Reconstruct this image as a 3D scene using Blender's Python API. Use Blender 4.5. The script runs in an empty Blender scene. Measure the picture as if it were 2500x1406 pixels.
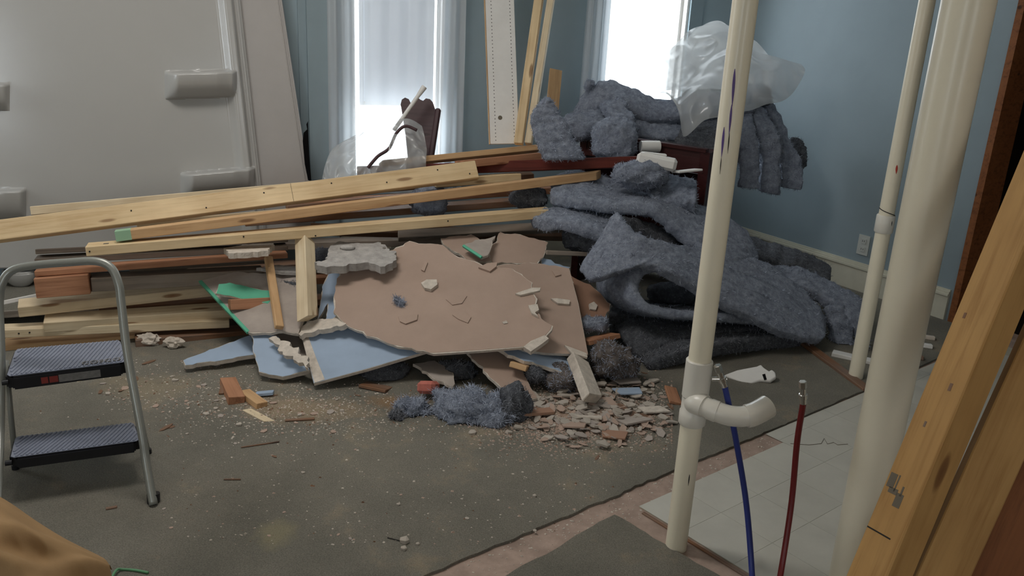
import bpy, bmesh, math, random
from mathutils import Vector, Matrix, noise, geometry
random.seed(7)
V = Vector
SC = bpy.context.scene
COL = SC.collection
# ------------------------------------------------------------------ camera
FPX, TH, EYE = 2050.0, math.radians(18.0), 1.45
fwd = V((0, math.cos(TH), -math.sin(TH)))
up0 = V((0, math.sin(TH), math.cos(TH)))
rt0 = V((1, 0, 0))
RC, RS = 0.9987, 0.051
camR = (RC * rt0 + RS * up0).normalized()
camU = (RC * up0 - RS * rt0).normalized()
cd = bpy.data.cameras.new('camera')
cam = bpy.data.objects.new('camera', cd)
COL.objects.link(cam)
cd.sensor_fit = 'HORIZONTAL'
cd.sensor_width = 36.0
cd.lens = 36.0 * FPX / 2500.0
cd.clip_start = 0.05
m = Matrix.Identity(4)
for i in range(3):
    m[i][0], m[i][1], m[i][2], m[i][3] = camR[i], camU[i], -fwd[i], (0, 0, EYE)[i]
cam.matrix_world = m
SC.camera = cam
CAM = V((0, 0, EYE))
# ------------------------------------------------------------------ light, exposure
SC.view_settings.view_transform = 'Standard'
SC.view_settings.look = 'None'
SC.view_settings.gamma = 1.0
SC.view_settings.use_curve_mapping = False
SC.view_settings.exposure = 0.0
world = bpy.data.worlds.new('world')
SC.world = world
world.use_nodes = True
bg = world.node_tree.nodes['Background']
bg.inputs[0].default_value = (0.86, 0.94, 1.0, 1)
bg.inputs[1].default_value = 8.0
SC.cycles.max_bounces = 10
SC.cycles.transparent_max_bounces = 16
SC.cycles.use_denoising = True
SC.cycles.sample_clamp_indirect = 6.0


def portal(name, c, rot, sx, sy):
    l = bpy.data.lights.new(name, 'AREA')
    l.shape = 'RECTANGLE'
    l.size, l.size_y = sx, sy
    l.cycles.is_portal = True
    o = bpy.data.objects.new(name, l)
    o.location, o.rotation_euler = c, rot
    COL.objects.link(o)


def lamp(name, c, power, col, r):
    l = bpy.data.lights.new(name, 'POINT')
    l.energy, l.color, l.shadow_soft_size = power, col, r
    o = bpy.data.objects.new(name, l)
    o.location = c
    COL.objects.link(o)


WARM_FILL_W = 6.0
FILL_PANEL_W = 32.0
# ------------------------------------------------------------------ where things stand: sight lines of the survey photograph
def ray(px, py):
    x, y = px - 1250.0, py - 703.0
    return camR * (x / FPX) - camU * (y / FPX) + fwd


def P(px, py, Y):
    d = ray(px, py)
    return CAM + d * (Y / d.y)


def F(px, py, z=0.0):
    d = ray(px, py)
    return CAM + d * ((z - EYE) / d.z)


def onplane(px, py, p0, n):
    d = ray(px, py)
    return CAM + d * ((p0 - CAM).dot(n) / d.dot(n))


# ------------------------------------------------------------------ materials
def srgb(r, g, b):
    f = lambda c: (c / 255 / 12.92) if c / 255 <= 0.04045 else ((c / 255 + 0.055) / 1.055) ** 2.4
    return (f(r), f(g), f(b), 1.0)


class MB:
    """small node-material builder"""
    def __init__(s, name, rough=0.6, spec=0.4, metal=0.0):
        s.m = bpy.data.materials.new(name)
        s.m.use_nodes = True
        s.t = s.m.node_tree
        s.b = s.t.nodes['Principled BSDF']
        s.b.inputs['Roughness'].default_value = rough
        s.b.inputs['Specular IOR Level'].default_value = spec
        s.b.inputs['Metallic'].default_value = metal

    def n(s, typ, **kw):
        nd = s.t.nodes.new(typ)
        for k, v in kw.items():
            setattr(nd, k, v)
        return nd

    def l(s, a, b):
        s.t.links.new(a, b)

    def coord(s, scale=(1, 1, 1), kind='Object', rand=True):
        tc = s.n('ShaderNodeTexCoord')
        mp = s.n('ShaderNodeMapping')
        mp.inputs['Scale'].default_value = scale
        s.l(tc.outputs[kind], mp.inputs['Vector'])
        if rand:
            oi = s.n('ShaderNodeObjectInfo')
            ml = s.n('ShaderNodeMath', operation='MULTIPLY')
            ml.inputs[1].default_value = 37.0
            s.l(oi.outputs['Random'], ml.inputs[0])
            cb = s.n('ShaderNodeCombineXYZ')
            for i in range(3):
                s.l(ml.outputs[0], cb.inputs[i])
            s.l(cb.outputs[0], mp.inputs['Location'])
        return mp.outputs[0]

    def noise(s, vec, scale, detail=4, rough=0.6, dist=0.0):
        nd = s.n('ShaderNodeTexNoise')
        nd.inputs['Scale'].default_value = scale
        nd.inputs['Detail'].default_value = detail
        nd.inputs['Roughness'].default_value = rough
        nd.inputs['Distortion'].default_value = dist
        s.l(vec, nd.inputs['Vector'])
        return nd.outputs['Fac']

    def ramp(s, fac, stops):
        r = s.n('ShaderNodeValToRGB')
        e = r.color_ramp.elements
        while len(e) < len(stops):
            e.new(0.5)
        for i, (p, c) in enumerate(stops):
            e[i].position = p
            e[i].color = c
        s.l(fac, r.inputs[0])
        return r.outputs[0]

    def mix(s, fac, a, b, mode='MIX'):
        x = s.n('ShaderNodeMix', data_type='RGBA', blend_type=mode)
        for sock, v in ((x.inputs[0], fac), (x.inputs[6], a), (x.inputs[7], b)):
            if hasattr(v, 'links') or isinstance(v, bpy.types.NodeSocket):
                s.l(v, sock)
            else:
                sock.default_value = v
        return x.outputs[2]

    def color(s, c):
        if isinstance(c, bpy.types.NodeSocket):
            s.l(c, s.b.inputs['Base Color'])
        else:
            s.b.inputs['Base Color'].default_value = c

    def bump(s, h, strength=0.3, dist=0.01):
        b = s.n('ShaderNodeBump')
        b.inputs['Strength'].default_value = strength
        b.inputs['Distance'].default_value = dist
        s.l(h, b.inputs['Height'])
        s.l(b.outputs[0], s.b.inputs['Normal'])


def plain(name, c, rough=0.6, spec=0.4, metal=0.0, var=0.12, nscale=9.0, bump=0.0, bscale=60.0):
    k = MB(name, rough, spec, metal)
    v = k.coord()
    f = k.noise(v, nscale, 5)
    lo = tuple(x * (1 - var) for x in c[:3]) + (1,)
    hi = tuple(min(1, x * (1 + var)) for x in c[:3]) + (1,)
    k.color(k.ramp(f, [(0.3, lo), (0.7, hi)]))
    if bump:
        k.bump(k.noise(v, bscale, 5), bump, 0.006)
    return k.m


def wood(name, base, dark, knot, rough=0.65, grey=0.0):
    k = MB(name, rough, 0.25)
    v = k.coord((1.2, 22, 22))
    g1 = k.noise(v, 2.4, 6, 0.6, 0.6)
    c = k.ramp(g1, [(0.25, dark), (0.5, base), (0.8, tuple(min(1, x * 1.15) for x in base[:3]) + (1,))])
    v2 = k.coord((3.0, 3.0, 3.0))
    big = k.noise(v2, 1.3, 3)
    c = k.mix(k.ramp(big, [(0.35, (0.82, 0.78, 0.72, 1)), (0.7, (1, 1, 1, 1))]), (0, 0, 0, 1), c, 'MIX') if False else \
        k.mix(1.0, c, k.ramp(big, [(0.3, (0.80, 0.75, 0.70, 1)), (0.7, (1.0, 1.0, 1.0, 1))]), 'MULTIPLY')
    v3 = k.coord((2.6, 11, 11))
    vo = k.n('ShaderNodeTexVoronoi')
    vo.inputs['Scale'].default_value = 1.25
    k.l(v3, vo.inputs['Vector'])
    kn = k.ramp(vo.outputs['Distance'], [(0.0, (1, 1, 1, 1)), (0.11, (0.75, 0.75, 0.75, 1)), (0.16, (0, 0, 0, 1))])
    c = k.mix(kn, c, knot)
    if grey:
        gr = k.noise(k.coord((2, 8, 8)), 2.0, 5)
        c = k.mix(k.ramp(gr, [(0.35, (0, 0, 0, 1)), (0.65, (grey,) * 3 + (1,))]), c, (0.22, 0.2, 0.18, 1))
    k.color(c)
    k.bump(g1, 0.25, 0.003)
    return k.m


M = {}
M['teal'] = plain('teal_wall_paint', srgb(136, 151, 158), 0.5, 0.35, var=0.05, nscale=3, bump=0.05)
M['teal_back_lit'] = plain('teal_wall_paint_lit', srgb(158, 176, 184), 0.5, 0.35, var=0.05, nscale=3, bump=0.05)  # same teal paint, lightened to stand in for glare between the windows
M['tealtrim'] = plain('teal_trim_paint', srgb(146, 164, 172), 0.35, 0.5, var=0.05, nscale=5)
M['cream_trim'] = plain('cream_trim_paint', srgb(196, 194, 178), 0.4, 0.5, var=0.08)
M['ceiling'] = plain('ceiling_paint', srgb(226, 224, 216), 0.8, 0.2, var=0.04)
M['cream_wall'] = plain('cream_plaster', srgb(214, 206, 190), 0.8, 0.2, var=0.05)
M['pine'] = wood('pine_lumber', srgb(226, 202, 162), srgb(204, 174, 130), srgb(130, 96, 66))
M['pine_gold'] = wood('golden_pine_lumber', srgb(186, 146, 92), srgb(160, 118, 68), srgb(104, 68, 38))
M['pine_pale'] = wood('pale_pine_lumber', srgb(226, 210, 180), srgb(206, 184, 148), srgb(124, 84, 52))
M['pine_orange'] = wood('orange_fir_lumber', srgb(208, 172, 130), srgb(184, 142, 100), srgb(112, 76, 52))
M['pine_red'] = wood('reddish_fir_lumber', srgb(180, 132, 102), srgb(142, 96, 72), srgb(90, 50, 32))
M['pine_brown'] = wood('brown_old_lumber', srgb(132, 94, 66), srgb(90, 60, 42), srgb(54, 34, 24), grey=0.45)
M['weathered'] = wood('grey_weathered_lumber', srgb(156, 144, 132), srgb(118, 108, 98), srgb(76, 66, 58), grey=0.4)
M['mahogany'] = wood('mahogany_finish', srgb(98, 44, 36), srgb(64, 26, 24), srgb(50, 20, 18), rough=0.35)
M['mahogany_dark'] = wood('dark_mahogany_finish', srgb(66, 32, 32), srgb(44, 20, 20), srgb(34, 14, 14), rough=0.35)
M['dark_cherry'] = wood('dark_cherry_finish', srgb(78, 58, 62), srgb(58, 40, 44), srgb(46, 30, 32), rough=0.45)
M['jamb'] = wood('raw_jamb_wood', srgb(138, 88, 54), srgb(96, 56, 32), srgb(60, 34, 20))
M['pvc'] = plain('cream_pvc', srgb(236, 228, 206), 0.32, 0.5, var=0.04, nscale=4)
M['pvc_white'] = plain('white_pvc', srgb(224, 220, 210), 0.3, 0.5, var=0.03)
M['gel'] = plain('white_gelcoat', srgb(178, 177, 174), 0.18, 0.55, var=0.02, nscale=2)
M['flatpanel'] = plain('white_panel_back', srgb(182, 178, 175), 0.35, 0.4, var=0.03)
M['whitepaint'] = plain('white_paint', srgb(228, 226, 222), 0.45, 0.4, var=0.05)
M['blackp'] = plain('black_plastic', srgb(24, 25, 30), 0.38, 0.45, var=0.15)
M['tread'] = plain('blue_grey_tread_rubber', srgb(128, 134, 150), 0.33, 0.5, var=0.12, nscale=20)
M['tube'] = plain('grey_painted_steel', srgb(150, 152, 146), 0.35, 0.5, 0.35, var=0.05)
M['steel'] = plain('bright_crimp_metal', srgb(210, 208, 204), 0.22, 0.5, 0.95, var=0.05)
M['blue_pex'] = plain('blue_pex', srgb(44, 58, 132), 0.35, 0.5, var=0.08)
M['red_pex'] = plain('red_pex', srgb(112, 26, 28), 0.35, 0.5, var=0.08)
M['black'] = plain('black_felt', srgb(14, 14, 15), 0.95, 0.1, var=0.2)
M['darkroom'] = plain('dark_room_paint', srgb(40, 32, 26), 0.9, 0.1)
M['gypsum'] = plain('broken_gypsum', srgb(206, 196, 184), 0.95, 0.1, var=0.16, nscale=40, bump=0.6, bscale=90)
M['plaster_grey'] = plain('grey_lumpy_plaster', srgb(172, 168, 164), 0.95, 0.1, var=0.22, nscale=26, bump=0.9, bscale=70)
M['tan'] = plain('tan_drywall_paper', srgb(174, 152, 138), 0.85, 0.15, var=0.07, nscale=5, bump=0.08, bscale=160)
M['tan_dark'] = plain('pinkish_drywall_paper', srgb(158, 124, 104), 0.85, 0.15, var=0.12, nscale=7)
M['bluepaint'] = plain('light_blue_painted_face', srgb(158, 176, 198), 0.6, 0.3, var=0.08, nscale=6)
M['greypaper'] = plain('grey_drywall_paper', srgb(168, 158, 150), 0.85, 0.15, var=0.14, nscale=10)
M['mint'] = plain('faded_mint_paint', srgb(150, 186, 156), 0.7, 0.2, var=0.1)
M['green'] = plain('green_drywall_paper', srgb(96, 176, 146), 0.7, 0.2, var=0.1)
M['redbrick'] = plain('red_plaster_lump', srgb(186, 112, 100), 0.9, 0.1, var=0.15, nscale=30, bump=0.4)
M['canvas'] = plain('tan_canvas', srgb(168, 136, 98), 0.8, 0.15, var=0.12, nscale=6, bump=0.12, bscale=300)
M['sticker'] = plain('grey_sticker', srgb(118, 116, 114), 0.5, 0.4, var=0.2, nscale=90)
M['redsticker'] = plain('red_print', srgb(132, 52, 46), 0.5, 0.4)
M['purple'] = plain('purple_primer', srgb(86, 60, 128), 0.4, 0.5)
M['redmark'] = plain('red_crayon', srgb(186, 66, 54), 0.6, 0.3)
M['ink'] = plain('grey_stamp_ink', srgb(112, 104, 92), 0.8, 0.1)
M['blackink'] = plain('black_marker', srgb(52, 50, 48), 0.8, 0.1)
M['subfloor'] = plain('pinkish_subfloor', srgb(164, 144, 132), 0.9, 0.1, var=0.22, nscale=14, bump=0.4, bscale=80)
M['vinyl'] = plain('pale_vinyl', srgb(186, 183, 172), 0.45, 0.4, var=0.07, nscale=7, bump=0.08, bscale=40)
M['vinyl_base'] = plain('vinyl_backing', srgb(174, 168, 150), 0.6, 0.3)
M['gclip'] = plain('green_cord', srgb(96, 150, 110), 0.5, 0.4)
M['outlet'] = plain('outlet_plastic', srgb(188, 192, 188), 0.4, 0.5, var=0.02)

# carpet: grey-brown with sawdust and plaster dust trodden in
k = MB('worn_carpet', 0.97, 0.05)
v = k.coord(rand=False)
c = k.ramp(k.noise(v, 1.6, 6, 0.62), [(0.3, srgb(112, 110, 102)), (0.55, srgb(133, 129, 119)), (0.75, srgb(144, 139, 127))])
fine = k.noise(v, 260, 3, 0.7)
c = k.mix(1.0, c, k.ramp(fine, [(0.3, (0.62, 0.62, 0.62, 1)), (0.72, (1.22, 1.22, 1.2, 1))]), 'MULTIPLY')
dust = k.noise(v, 3.1, 8, 0.72)
c = k.mix(k.ramp(dust, [(0.56, (0, 0, 0, 1)), (0.75, (0.55, 0.55, 0.55, 1))]), c, srgb(176, 156, 126))
gp = k.n('ShaderNodeNewGeometry')
rag = k.noise(v, 5.5, 7, 0.75)
for (sx_, sy_, ra_, rb_, am_, col_) in ((720, 1000, 0.75, 0.28, 0.5, (172, 150, 120)), (1430, 1020, 0.55, 0.26, 0.75, (178, 152, 122)), (960, 985, 0.32, 0.16, 0.5, (150, 112, 70)), (672, 1310, 0.16, 0.18, 0.28, (176, 166, 124)), (360, 950, 0.5, 0.3, 0.4, (166, 150, 122))):
    q_ = F(sx_, sy_)
    vm = k.n('ShaderNodeVectorMath', operation='SUBTRACT'); k.l(gp.outputs['Position'], vm.inputs[0]); vm.inputs[1].default_value = (q_.x, q_.y, 0)
    vs_ = k.n('ShaderNodeVectorMath', operation='MULTIPLY'); k.l(vm.outputs[0], vs_.inputs[0]); vs_.inputs[1].default_value = (1 / ra_, 1 / rb_, 0)
    vl = k.n('ShaderNodeVectorMath', operation='LENGTH'); k.l(vs_.outputs[0], vl.inputs[0])
    ad = k.n('ShaderNodeMath', operation='MULTIPLY_ADD'); k.l(rag, ad.inputs[0]); ad.inputs[1].default_value = 1.1; k.l(vl.outputs['Value'], ad.inputs[2])
    c = k.mix(k.ramp(ad.outputs[0], [(0.55, (am_, am_, am_, 1)), (1.0, (am_ * 0.25,) * 3 + (1,))]) if False else k.ramp(ad.outputs[0], [(0.72, (am_, am_, am_, 1)), (1.45, (0, 0, 0, 1))]), c, srgb(*col_))
k.color(c)
k.bump(fine, 0.7, 0.006)
M['carpet'] = k.m

# recycled denim insulation
def denim(name, lo, mid, hi):
    k = MB(name, 0.98, 0.05)
    v = k.coord()
    c = k.ramp(k.noise(v, 38, 6, 0.75), [(0.3, lo), (0.52, mid), (0.75, hi)])
    sp = k.noise(v, 170, 2, 0.6)
    c = k.mix(k.ramp(sp, [(0.62, (0, 0, 0, 1)), (0.72, (0.5, 0.5, 0.5, 1))]), c, srgb(186, 192, 204))
    k.color(c)
    k.bump(k.noise(v, 90, 6, 0.8), 0.9, 0.012)
    return k.m
M['denim'] = denim('denim_insulation', srgb(118, 125, 140), srgb(156, 164, 180), srgb(194, 201, 214))
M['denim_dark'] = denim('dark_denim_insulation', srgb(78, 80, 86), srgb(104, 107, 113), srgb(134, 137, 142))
M['denim_dust'] = denim('dusty_denim_insulation', srgb(92, 86, 84), srgb(124, 116, 112), srgb(156, 148, 142))
M['fuzz'] = plain('denim_fibres', srgb(158, 166, 182), 0.95, 0.05, var=0.3, nscale=60)
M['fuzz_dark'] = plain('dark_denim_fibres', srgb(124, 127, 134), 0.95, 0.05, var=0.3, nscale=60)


def film(name, tint, trans, transl):
    m = bpy.data.materials.new(name)
    m.use_nodes = True
    t = m.node_tree
    t.nodes.clear()
    out = t.nodes.new('ShaderNodeOutputMaterial')
    tr = t.nodes.new('ShaderNodeBsdfTransparent')
    tl = t.nodes.new('ShaderNodeBsdfTranslucent')
    df = t.nodes.new('ShaderNodeBsdfDiffuse')
    gl = t.nodes.new('ShaderNodeBsdfGlossy')
    for b in (tl, df):
        b.inputs['Color'].default_value = tint
    gl.inputs['Roughness'].default_value = 0.22
    m1 = t.nodes.new('ShaderNodeMixShader')
    m1.inputs[0].default_value = transl
    t.links.new(df.outputs[0], m1.inputs[1])
    t.links.new(tl.outputs[0], m1.inputs[2])
    m2 = t.nodes.new('ShaderNodeMixShader')
    m2.inputs[0].default_value = 0.08 if trans < 0.9 else 0.05
    t.links.new(m1.outputs[0], m2.inputs[1])
    t.links.new(gl.outputs[0], m2.inputs[2])
    m3 = t.nodes.new('ShaderNodeMixShader')
    m3.inputs[0].default_value = trans
    t.links.new(m2.outputs[0], m3.inputs[1])
    t.links.new(tr.outputs[0], m3.inputs[2])
    t.links.new(m3.outputs[0], out.inputs[0])
    return m
M['plastic'] = film('milky_plastic_film', srgb(206, 208, 208), 0.34, 0.40)
M['sheer'] = film('sheer_voile', srgb(236, 240, 244), 0.36, 0.4)
M['shade'] = film('roller_shade_cloth', srgb(200, 203, 208), 0.0, 0.10)
M['glass'] = film('window_glass', (1, 1, 1, 1), 0.95, 0.0)
# ------------------------------------------------------------------ builders
def tag(o, label=None, cat=None, group=None, kind=None):
    if label: o['label'] = label
    if cat: o['category'] = cat
    if group: o['group'] = group
    if kind: o['kind'] = kind
    return o


def wpos(o):
    p = V(o.location)
    q = o.parent
    while q:
        p += V(q.location)
        q = q.parent
    return p


def obj(name, vs, fs, mat, parent=None, smooth=False, origin=None, mats=None, mi=None):
    """one mesh object from world-space vertices; its origin goes to the foot of its bounds"""
    lo = [min(v[i] for v in vs) for i in range(3)]
    hi = [max(v[i] for v in vs) for i in range(3)]
    o0 = V(origin) if origin is not None else V(((lo[0] + hi[0]) / 2, (lo[1] + hi[1]) / 2, lo[2]))
    me = bpy.data.meshes.new(name)
    me.from_pydata([V(v) - o0 for v in vs], [], fs)
    for mm in (mats or [mat]):
        me.materials.append(mm)
    if mi:
        me.polygons.foreach_set('material_index', mi)
    if smooth:
        me.polygons.foreach_set('use_smooth', [True] * len(me.polygons))
    me.update()
    o = bpy.data.objects.new(name, me)
    COL.objects.link(o)
    if parent:
        o.parent = parent
        o.location = o0 - wpos(parent)
    else:
        o.location = o0
    return o


def empty(name, loc):
    o = bpy.data.objects.new(name, None)
    o.location = loc
    o.empty_display_size = 0.1
    COL.objects.link(o)
    return o


class G:
    def __init__(s):
        s.v, s.f = [], []

    def box(s, o, a, b, c):
        """corner o, edge vectors a, b, c"""
        n = len(s.v)
        o, a, b, c = V(o), V(a), V(b), V(c)
        if a.cross(b).dot(c) < 0:
            a, b = b, a
        s.v += [o, o + a, o + a + b, o + b, o + c, o + a + c, o + a + b + c, o + b + c]
        s.f += [tuple(n + i for i in q) for q in ((3, 2, 1, 0), (4, 5, 6, 7), (0, 1, 5, 4), (1, 2, 6, 5), (2, 3, 7, 6), (3, 0, 4, 7))]
        return s

    def tube(s, pts, r, seg=12, cap=True, rs=None):
        n = len(s.v)
        pts = [V(p) for p in pts]
        prev = None
        for i, p in enumerate(pts):
            t = (pts[min(i + 1, len(pts) - 1)] - pts[max(i - 1, 0)]).normalized()
            if prev is None:
                a = t.orthogonal().normalized()
            else:
                a = (prev - t * prev.dot(t)).normalized()
            prev = a
            b = t.cross(a)
            rr = rs[i] if rs else r
            for j in range(seg):
                an = 2 * math.pi * j / seg
                s.v.append(p + (a * math.cos(an) + b * math.sin(an)) * rr)
        for i in range(len(pts) - 1):
            for j in range(seg):
                k = (j + 1) % seg
                s.f.append((n + i * seg + j, n + i * seg + k, n + (i + 1) * seg + k, n + (i + 1) * seg + j))
        if cap:
            s.f.append(tuple(n + j for j in reversed(range(seg))))
            e = n + (len(pts) - 1) * seg
            s.f.append(tuple(e + j for j in range(seg)))
        return s

    def build(s, name, mat, parent=None, smooth=False, origin=None):
        return obj(name, s.v, s.f, mat, parent, smooth, origin)


def autosmooth(o, ang=40):
    bm = bmesh.new()
    bm.from_mesh(o.data)
    for e in bm.edges:
        e.smooth = not (len(e.link_faces) == 2 and e.calc_face_angle(0) > math.radians(ang))
    for f in bm.faces:
        f.smooth = True
    bm.to_mesh(o.data)
    bm.free()
    return o


def cr(a, b, c, d, t):
    return 0.5 * ((2 * b) + (c - a) * t + (2 * a - 5 * b + 4 * c - d) * t * t + (3 * b - a - 3 * c + d) * t ** 3)


def spline(pts, n):
    """Catmull-Rom through vectors, n samples"""
    out = []
    m_ = len(pts) - 1
    for i in range(n):
        x = i / (n - 1) * m_
        j = min(int(x), m_ - 1)
        t = x - j
        p = lambda q: pts[max(0, min(m_, q))]
        out.append(cr(p(j - 1), p(j), p(j + 1), p(j + 2), t))
    return out


# ---- a length of lumber: local X runs along the grain
def board(name, label, cat, a, b, w, h, mat, roll=0.0, cut=(0, 0), group=None, bevel=0.0025, parent=None, facing=None, shift=0):
    """a, b: end centres; w: the wide side, h: the thin side; roll turns the wide side from flat;
    facing: a direction the wide face should look"""
    a, b = V(a), V(b)
    t = (b - a).normalized()
    if facing is not None:
        n = V(facing)
        n = (n - t * n.dot(t)).normalized()
    else:
        z = V((0, 0, 1)) if abs(t.z) < 0.9 else V((0, -1, 0.2))
        n = (z - t * z.dot(t)).normalized()
    s = n.cross(t).normalized()
    if roll:
        c, q = math.cos(roll), math.sin(roll)
        n, s = n * c + s * q, s * c - n * q
    L = (b - a).length
    bm = bmesh.new()
    N = max(1, int(L / 0.3))
    bow = 0.0
    rings = []
    for i in range(N + 1):
        x = (i / N - 0.5) * L
        k = bow * (1 - (2 * i / N - 1) ** 2)
        ring = []
        for (y, z) in ((-w / 2, -h / 2), (w / 2, -h / 2), (w / 2, h / 2), (-w / 2, h / 2)):
            xx = x
            if i == 0: xx += cut[0] * (y / w)
            if i == N: xx += cut[1] * (y / w)
            ring.append(bm.verts.new((xx, y, z + k)))
        rings.append(ring)
    for i in range(N):
        for j in range(4):
            q = (j + 1) % 4
            bm.faces.new((rings[i][j], rings[i + 1][j], rings[i + 1][q], rings[i][q]))
    bm.faces.new(rings[0])
    bm.faces.new(list(reversed(rings[-1])))
    bmesh.ops.recalc_face_normals(bm, faces=bm.faces)
    if bevel:
        es = [e for e in bm.edges if e.calc_face_angle(0) > 0.7]
        bmesh.ops.bevel(bm, geom=es, offset=bevel, segments=1, affect='EDGES')
    me = bpy.data.meshes.new(name)
    bm.to_mesh(me)
    bm.free()
    me.materials.append(mat)
    o = bpy.data.objects.new(name, me)
    COL.objects.link(o)
    c = (a + b) / 2
    mt = Matrix.Identity(4)
    for i in range(3):
        mt[i][0], mt[i][1], mt[i][2], mt[i][3] = t[i], s[i], n[i], c[i]
    o.matrix_world = mt
    if parent is None:
        tag(o, label, cat, group)
    else:
        o.parent = parent
        pm = parent.matrix_basis.copy()
        q = parent.parent
        while q:
            pm = q.matrix_basis @ pm
            q = q.parent
        o.matrix_basis = pm.inverted() @ mt
    return o


def local_part(name, parent, vs, fs, mat, smooth=False):
    me = bpy.data.meshes.new(name)
    me.from_pydata([V(v) for v in vs], [], fs)
    me.materials.append(mat)
    if smooth:
        me.polygons.foreach_set('use_smooth', [True] * len(me.polygons))
    o = bpy.data.objects.new(name, me)
    COL.objects.link(o)
    o.parent = parent
    return o


# ---- a broken sheet: outline lies in one plane, ragged along chosen edges
def rag_outline(pts, amp, step, seed, straight=()):
    """pts 2D in plane metres"""
    rnd = random.Random(seed)
    out = []
    n = len(pts)
    for i in range(n):
        a, b = V(pts[i]), V(pts[(i + 1) % n])
        L = (b - a).length
        out.append(a)
        if i in straight or L < step:
            continue
        m_ = int(L / step)
        nr = V((-(b - a).y, (b - a).x)) / L
        for j in range(1, m_):
            t = (j + rnd.uniform(-0.3, 0.3)) / m_
            out.append(a + (b - a) * t + nr * (rnd.gauss(0, 0.8) * amp + amp * 3.2 * noise.noise(V((j * 0.37, seed * 7.13, i * 3.7)))))
    return out


def poly_prism(p3, n, th):
    """prism: front outline p3 (world), goes th behind along -n; returns verts, front faces, other faces"""
    N = len(p3)
    bk = [p - n * th for p in p3]
    tri = geometry.tessellate_polygon([p3])
    vs = list(p3) + bk
    ff = []
    for t in tri:
        a, b, c = (p3[i] for i in t)
        if (b - a).cross(c - a).dot(n) < 0:
            t = (t[0], t[2], t[1])
        ff.append(tuple(t))
    of = [tuple(N + i for i in reversed(t)) for t in ff]
    # orientation of sides
    ar = sum(((p3[i] - p3[0]).cross(p3[(i + 1) % N] - p3[0])).dot(n) for i in range(N))
    for i in range(N):
        j = (i + 1) % N
        q = (i, N + i, N + j, j) if ar > 0 else (j, N + j, N + i, i)
        of.append(q)
    return vs, ff, of


def sheet(name, label, cat, plane, outline, th, face, core, rag=0.004, step=0.022, straight=(), seed=1, group=None, paper=0.0012, back=None, facename='paper_face', rag_face=0.003):
    """drywall: plane = three (px,py,Y); outline = pixels on that plane. core is the thing, its facing paper a part"""
    p0, p1, p2 = (P(*q) for q in plane)
    n = (p1 - p0).cross(p2 - p0).normalized()
    if n.dot(CAM - p0) < 0:
        n = -n
    ex = (V((1, 0, 0)) - n * n.x).normalized()
    ey = n.cross(ex)
    w = [onplane(x, y, p0, n) for x, y in outline]
    q = [((p - p0).dot(ex), (p - p0).dot(ey)) for p in w]
    ro = rag_outline(q, rag, step, seed, straight)
    p3 = [p0 + ex * a.x + ey * a.y for a in ro]
    vs, ff, of = poly_prism(p3, n, th)
    o = obj(name, vs, ff + of, core)
    tag(o, label, cat, group)
    if face:
        # the paper: a hair in front, torn back unevenly
        rnd = random.Random(seed + 99)
        cx = sum((a for a in ro), V((0, 0))) / len(ro)
        r2 = []
        for a in ro:
            d = cx - a
            r2.append(a + d.normalized() * abs(rnd.gauss(0, rag_face)) if rag_face else a)
        p4 = [p0 + n * paper + ex * a.x + ey * a.y for a in r2]
        vs, ff, of = poly_prism(p4, n, paper * 0.9)
        obj(facename, vs, ff + of, face, o)
    return o


# ---- a batt: a soft thick strip whose visible face is given by two rails of points
def batt(name, label, cat, A, B, th, mat='denim', nu=44, nv=12, amp=0.010, side=None, fib=420, group=None, closed_ends=True, seed=1, rough=1.0, parent=None, flen=0.016):
    ra = spline([P(*q) for q in A], nu)
    rb = spline([P(*q) for q in B], nu)
    off = V((seed * 13.1, seed * 7.7, seed * 3.3))
    vs, fs = [], []
    ncs = 2 * nv
    outs = []
    if side is None:
        im = nu // 2
        cm = (ra[im] + rb[im]) / 2
        side = 1 if ((ra[im + 1] + rb[im + 1]) - (ra[im - 1] + rb[im - 1])).cross(rb[im] - ra[im]).dot(CAM - cm) > 0 else -1
    for i in range(nu):
        c = (ra[i] + rb[i]) / 2
        ac = (rb[i] - ra[i])
        w = ac.length
        ac = ac / max(w, 1e-6)
        ta = ((ra[min(i + 1, nu - 1)] + rb[min(i + 1, nu - 1)]) - (ra[max(i - 1, 0)] + rb[max(i - 1, 0)])).normalized()
        nn = ta.cross(ac).normalized() * side
        e = min(i, nu - 1 - i)
        sc = (0.80, 0.93, 0.985)[e] if (closed_ends and e < 3) else 1.0
        tw = th
        c2 = c - nn * tw / 2
        for j in range(ncs):
            an = 2 * math.pi * j / ncs
            cx, sx = math.cos(an), math.sin(an)
            ex = abs(cx) ** 0.42 * (1 if cx >= 0 else -1)
            ez = abs(sx) ** 0.42 * (1 if sx >= 0 else -1)
            p = c2 + ac * (ex * w / 2 * sc) + nn * (ez * tw / 2 * sc)
            o = (ac * ex + nn * ez * 1.2).normalized()
            vs.append(p)
            outs.append(o)
    for i in range(nu - 1):
        for j in range(ncs):
            q = (j + 1) % ncs
            fs.append((i * ncs + j, i * ncs + q, (i + 1) * ncs + q, (i + 1) * ncs + j))
    # ends
    for base, rev in ((0, True), ((nu - 1) * ncs, False)):
        cen = sum((vs[base + j] for j in range(ncs)), V()) / ncs
        ci = len(vs)
        vs.append(cen)
        outs.append(V((0, 0, 0)))
        for j in range(ncs):
            q = (j + 1) % ncs
            fs.append((ci, base + q, base + j) if rev else (ci, base + j, base + q))
    return _soft(name, label, cat, vs, fs, outs, mat, amp, off, fib, group, rough, parent, flen)


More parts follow.
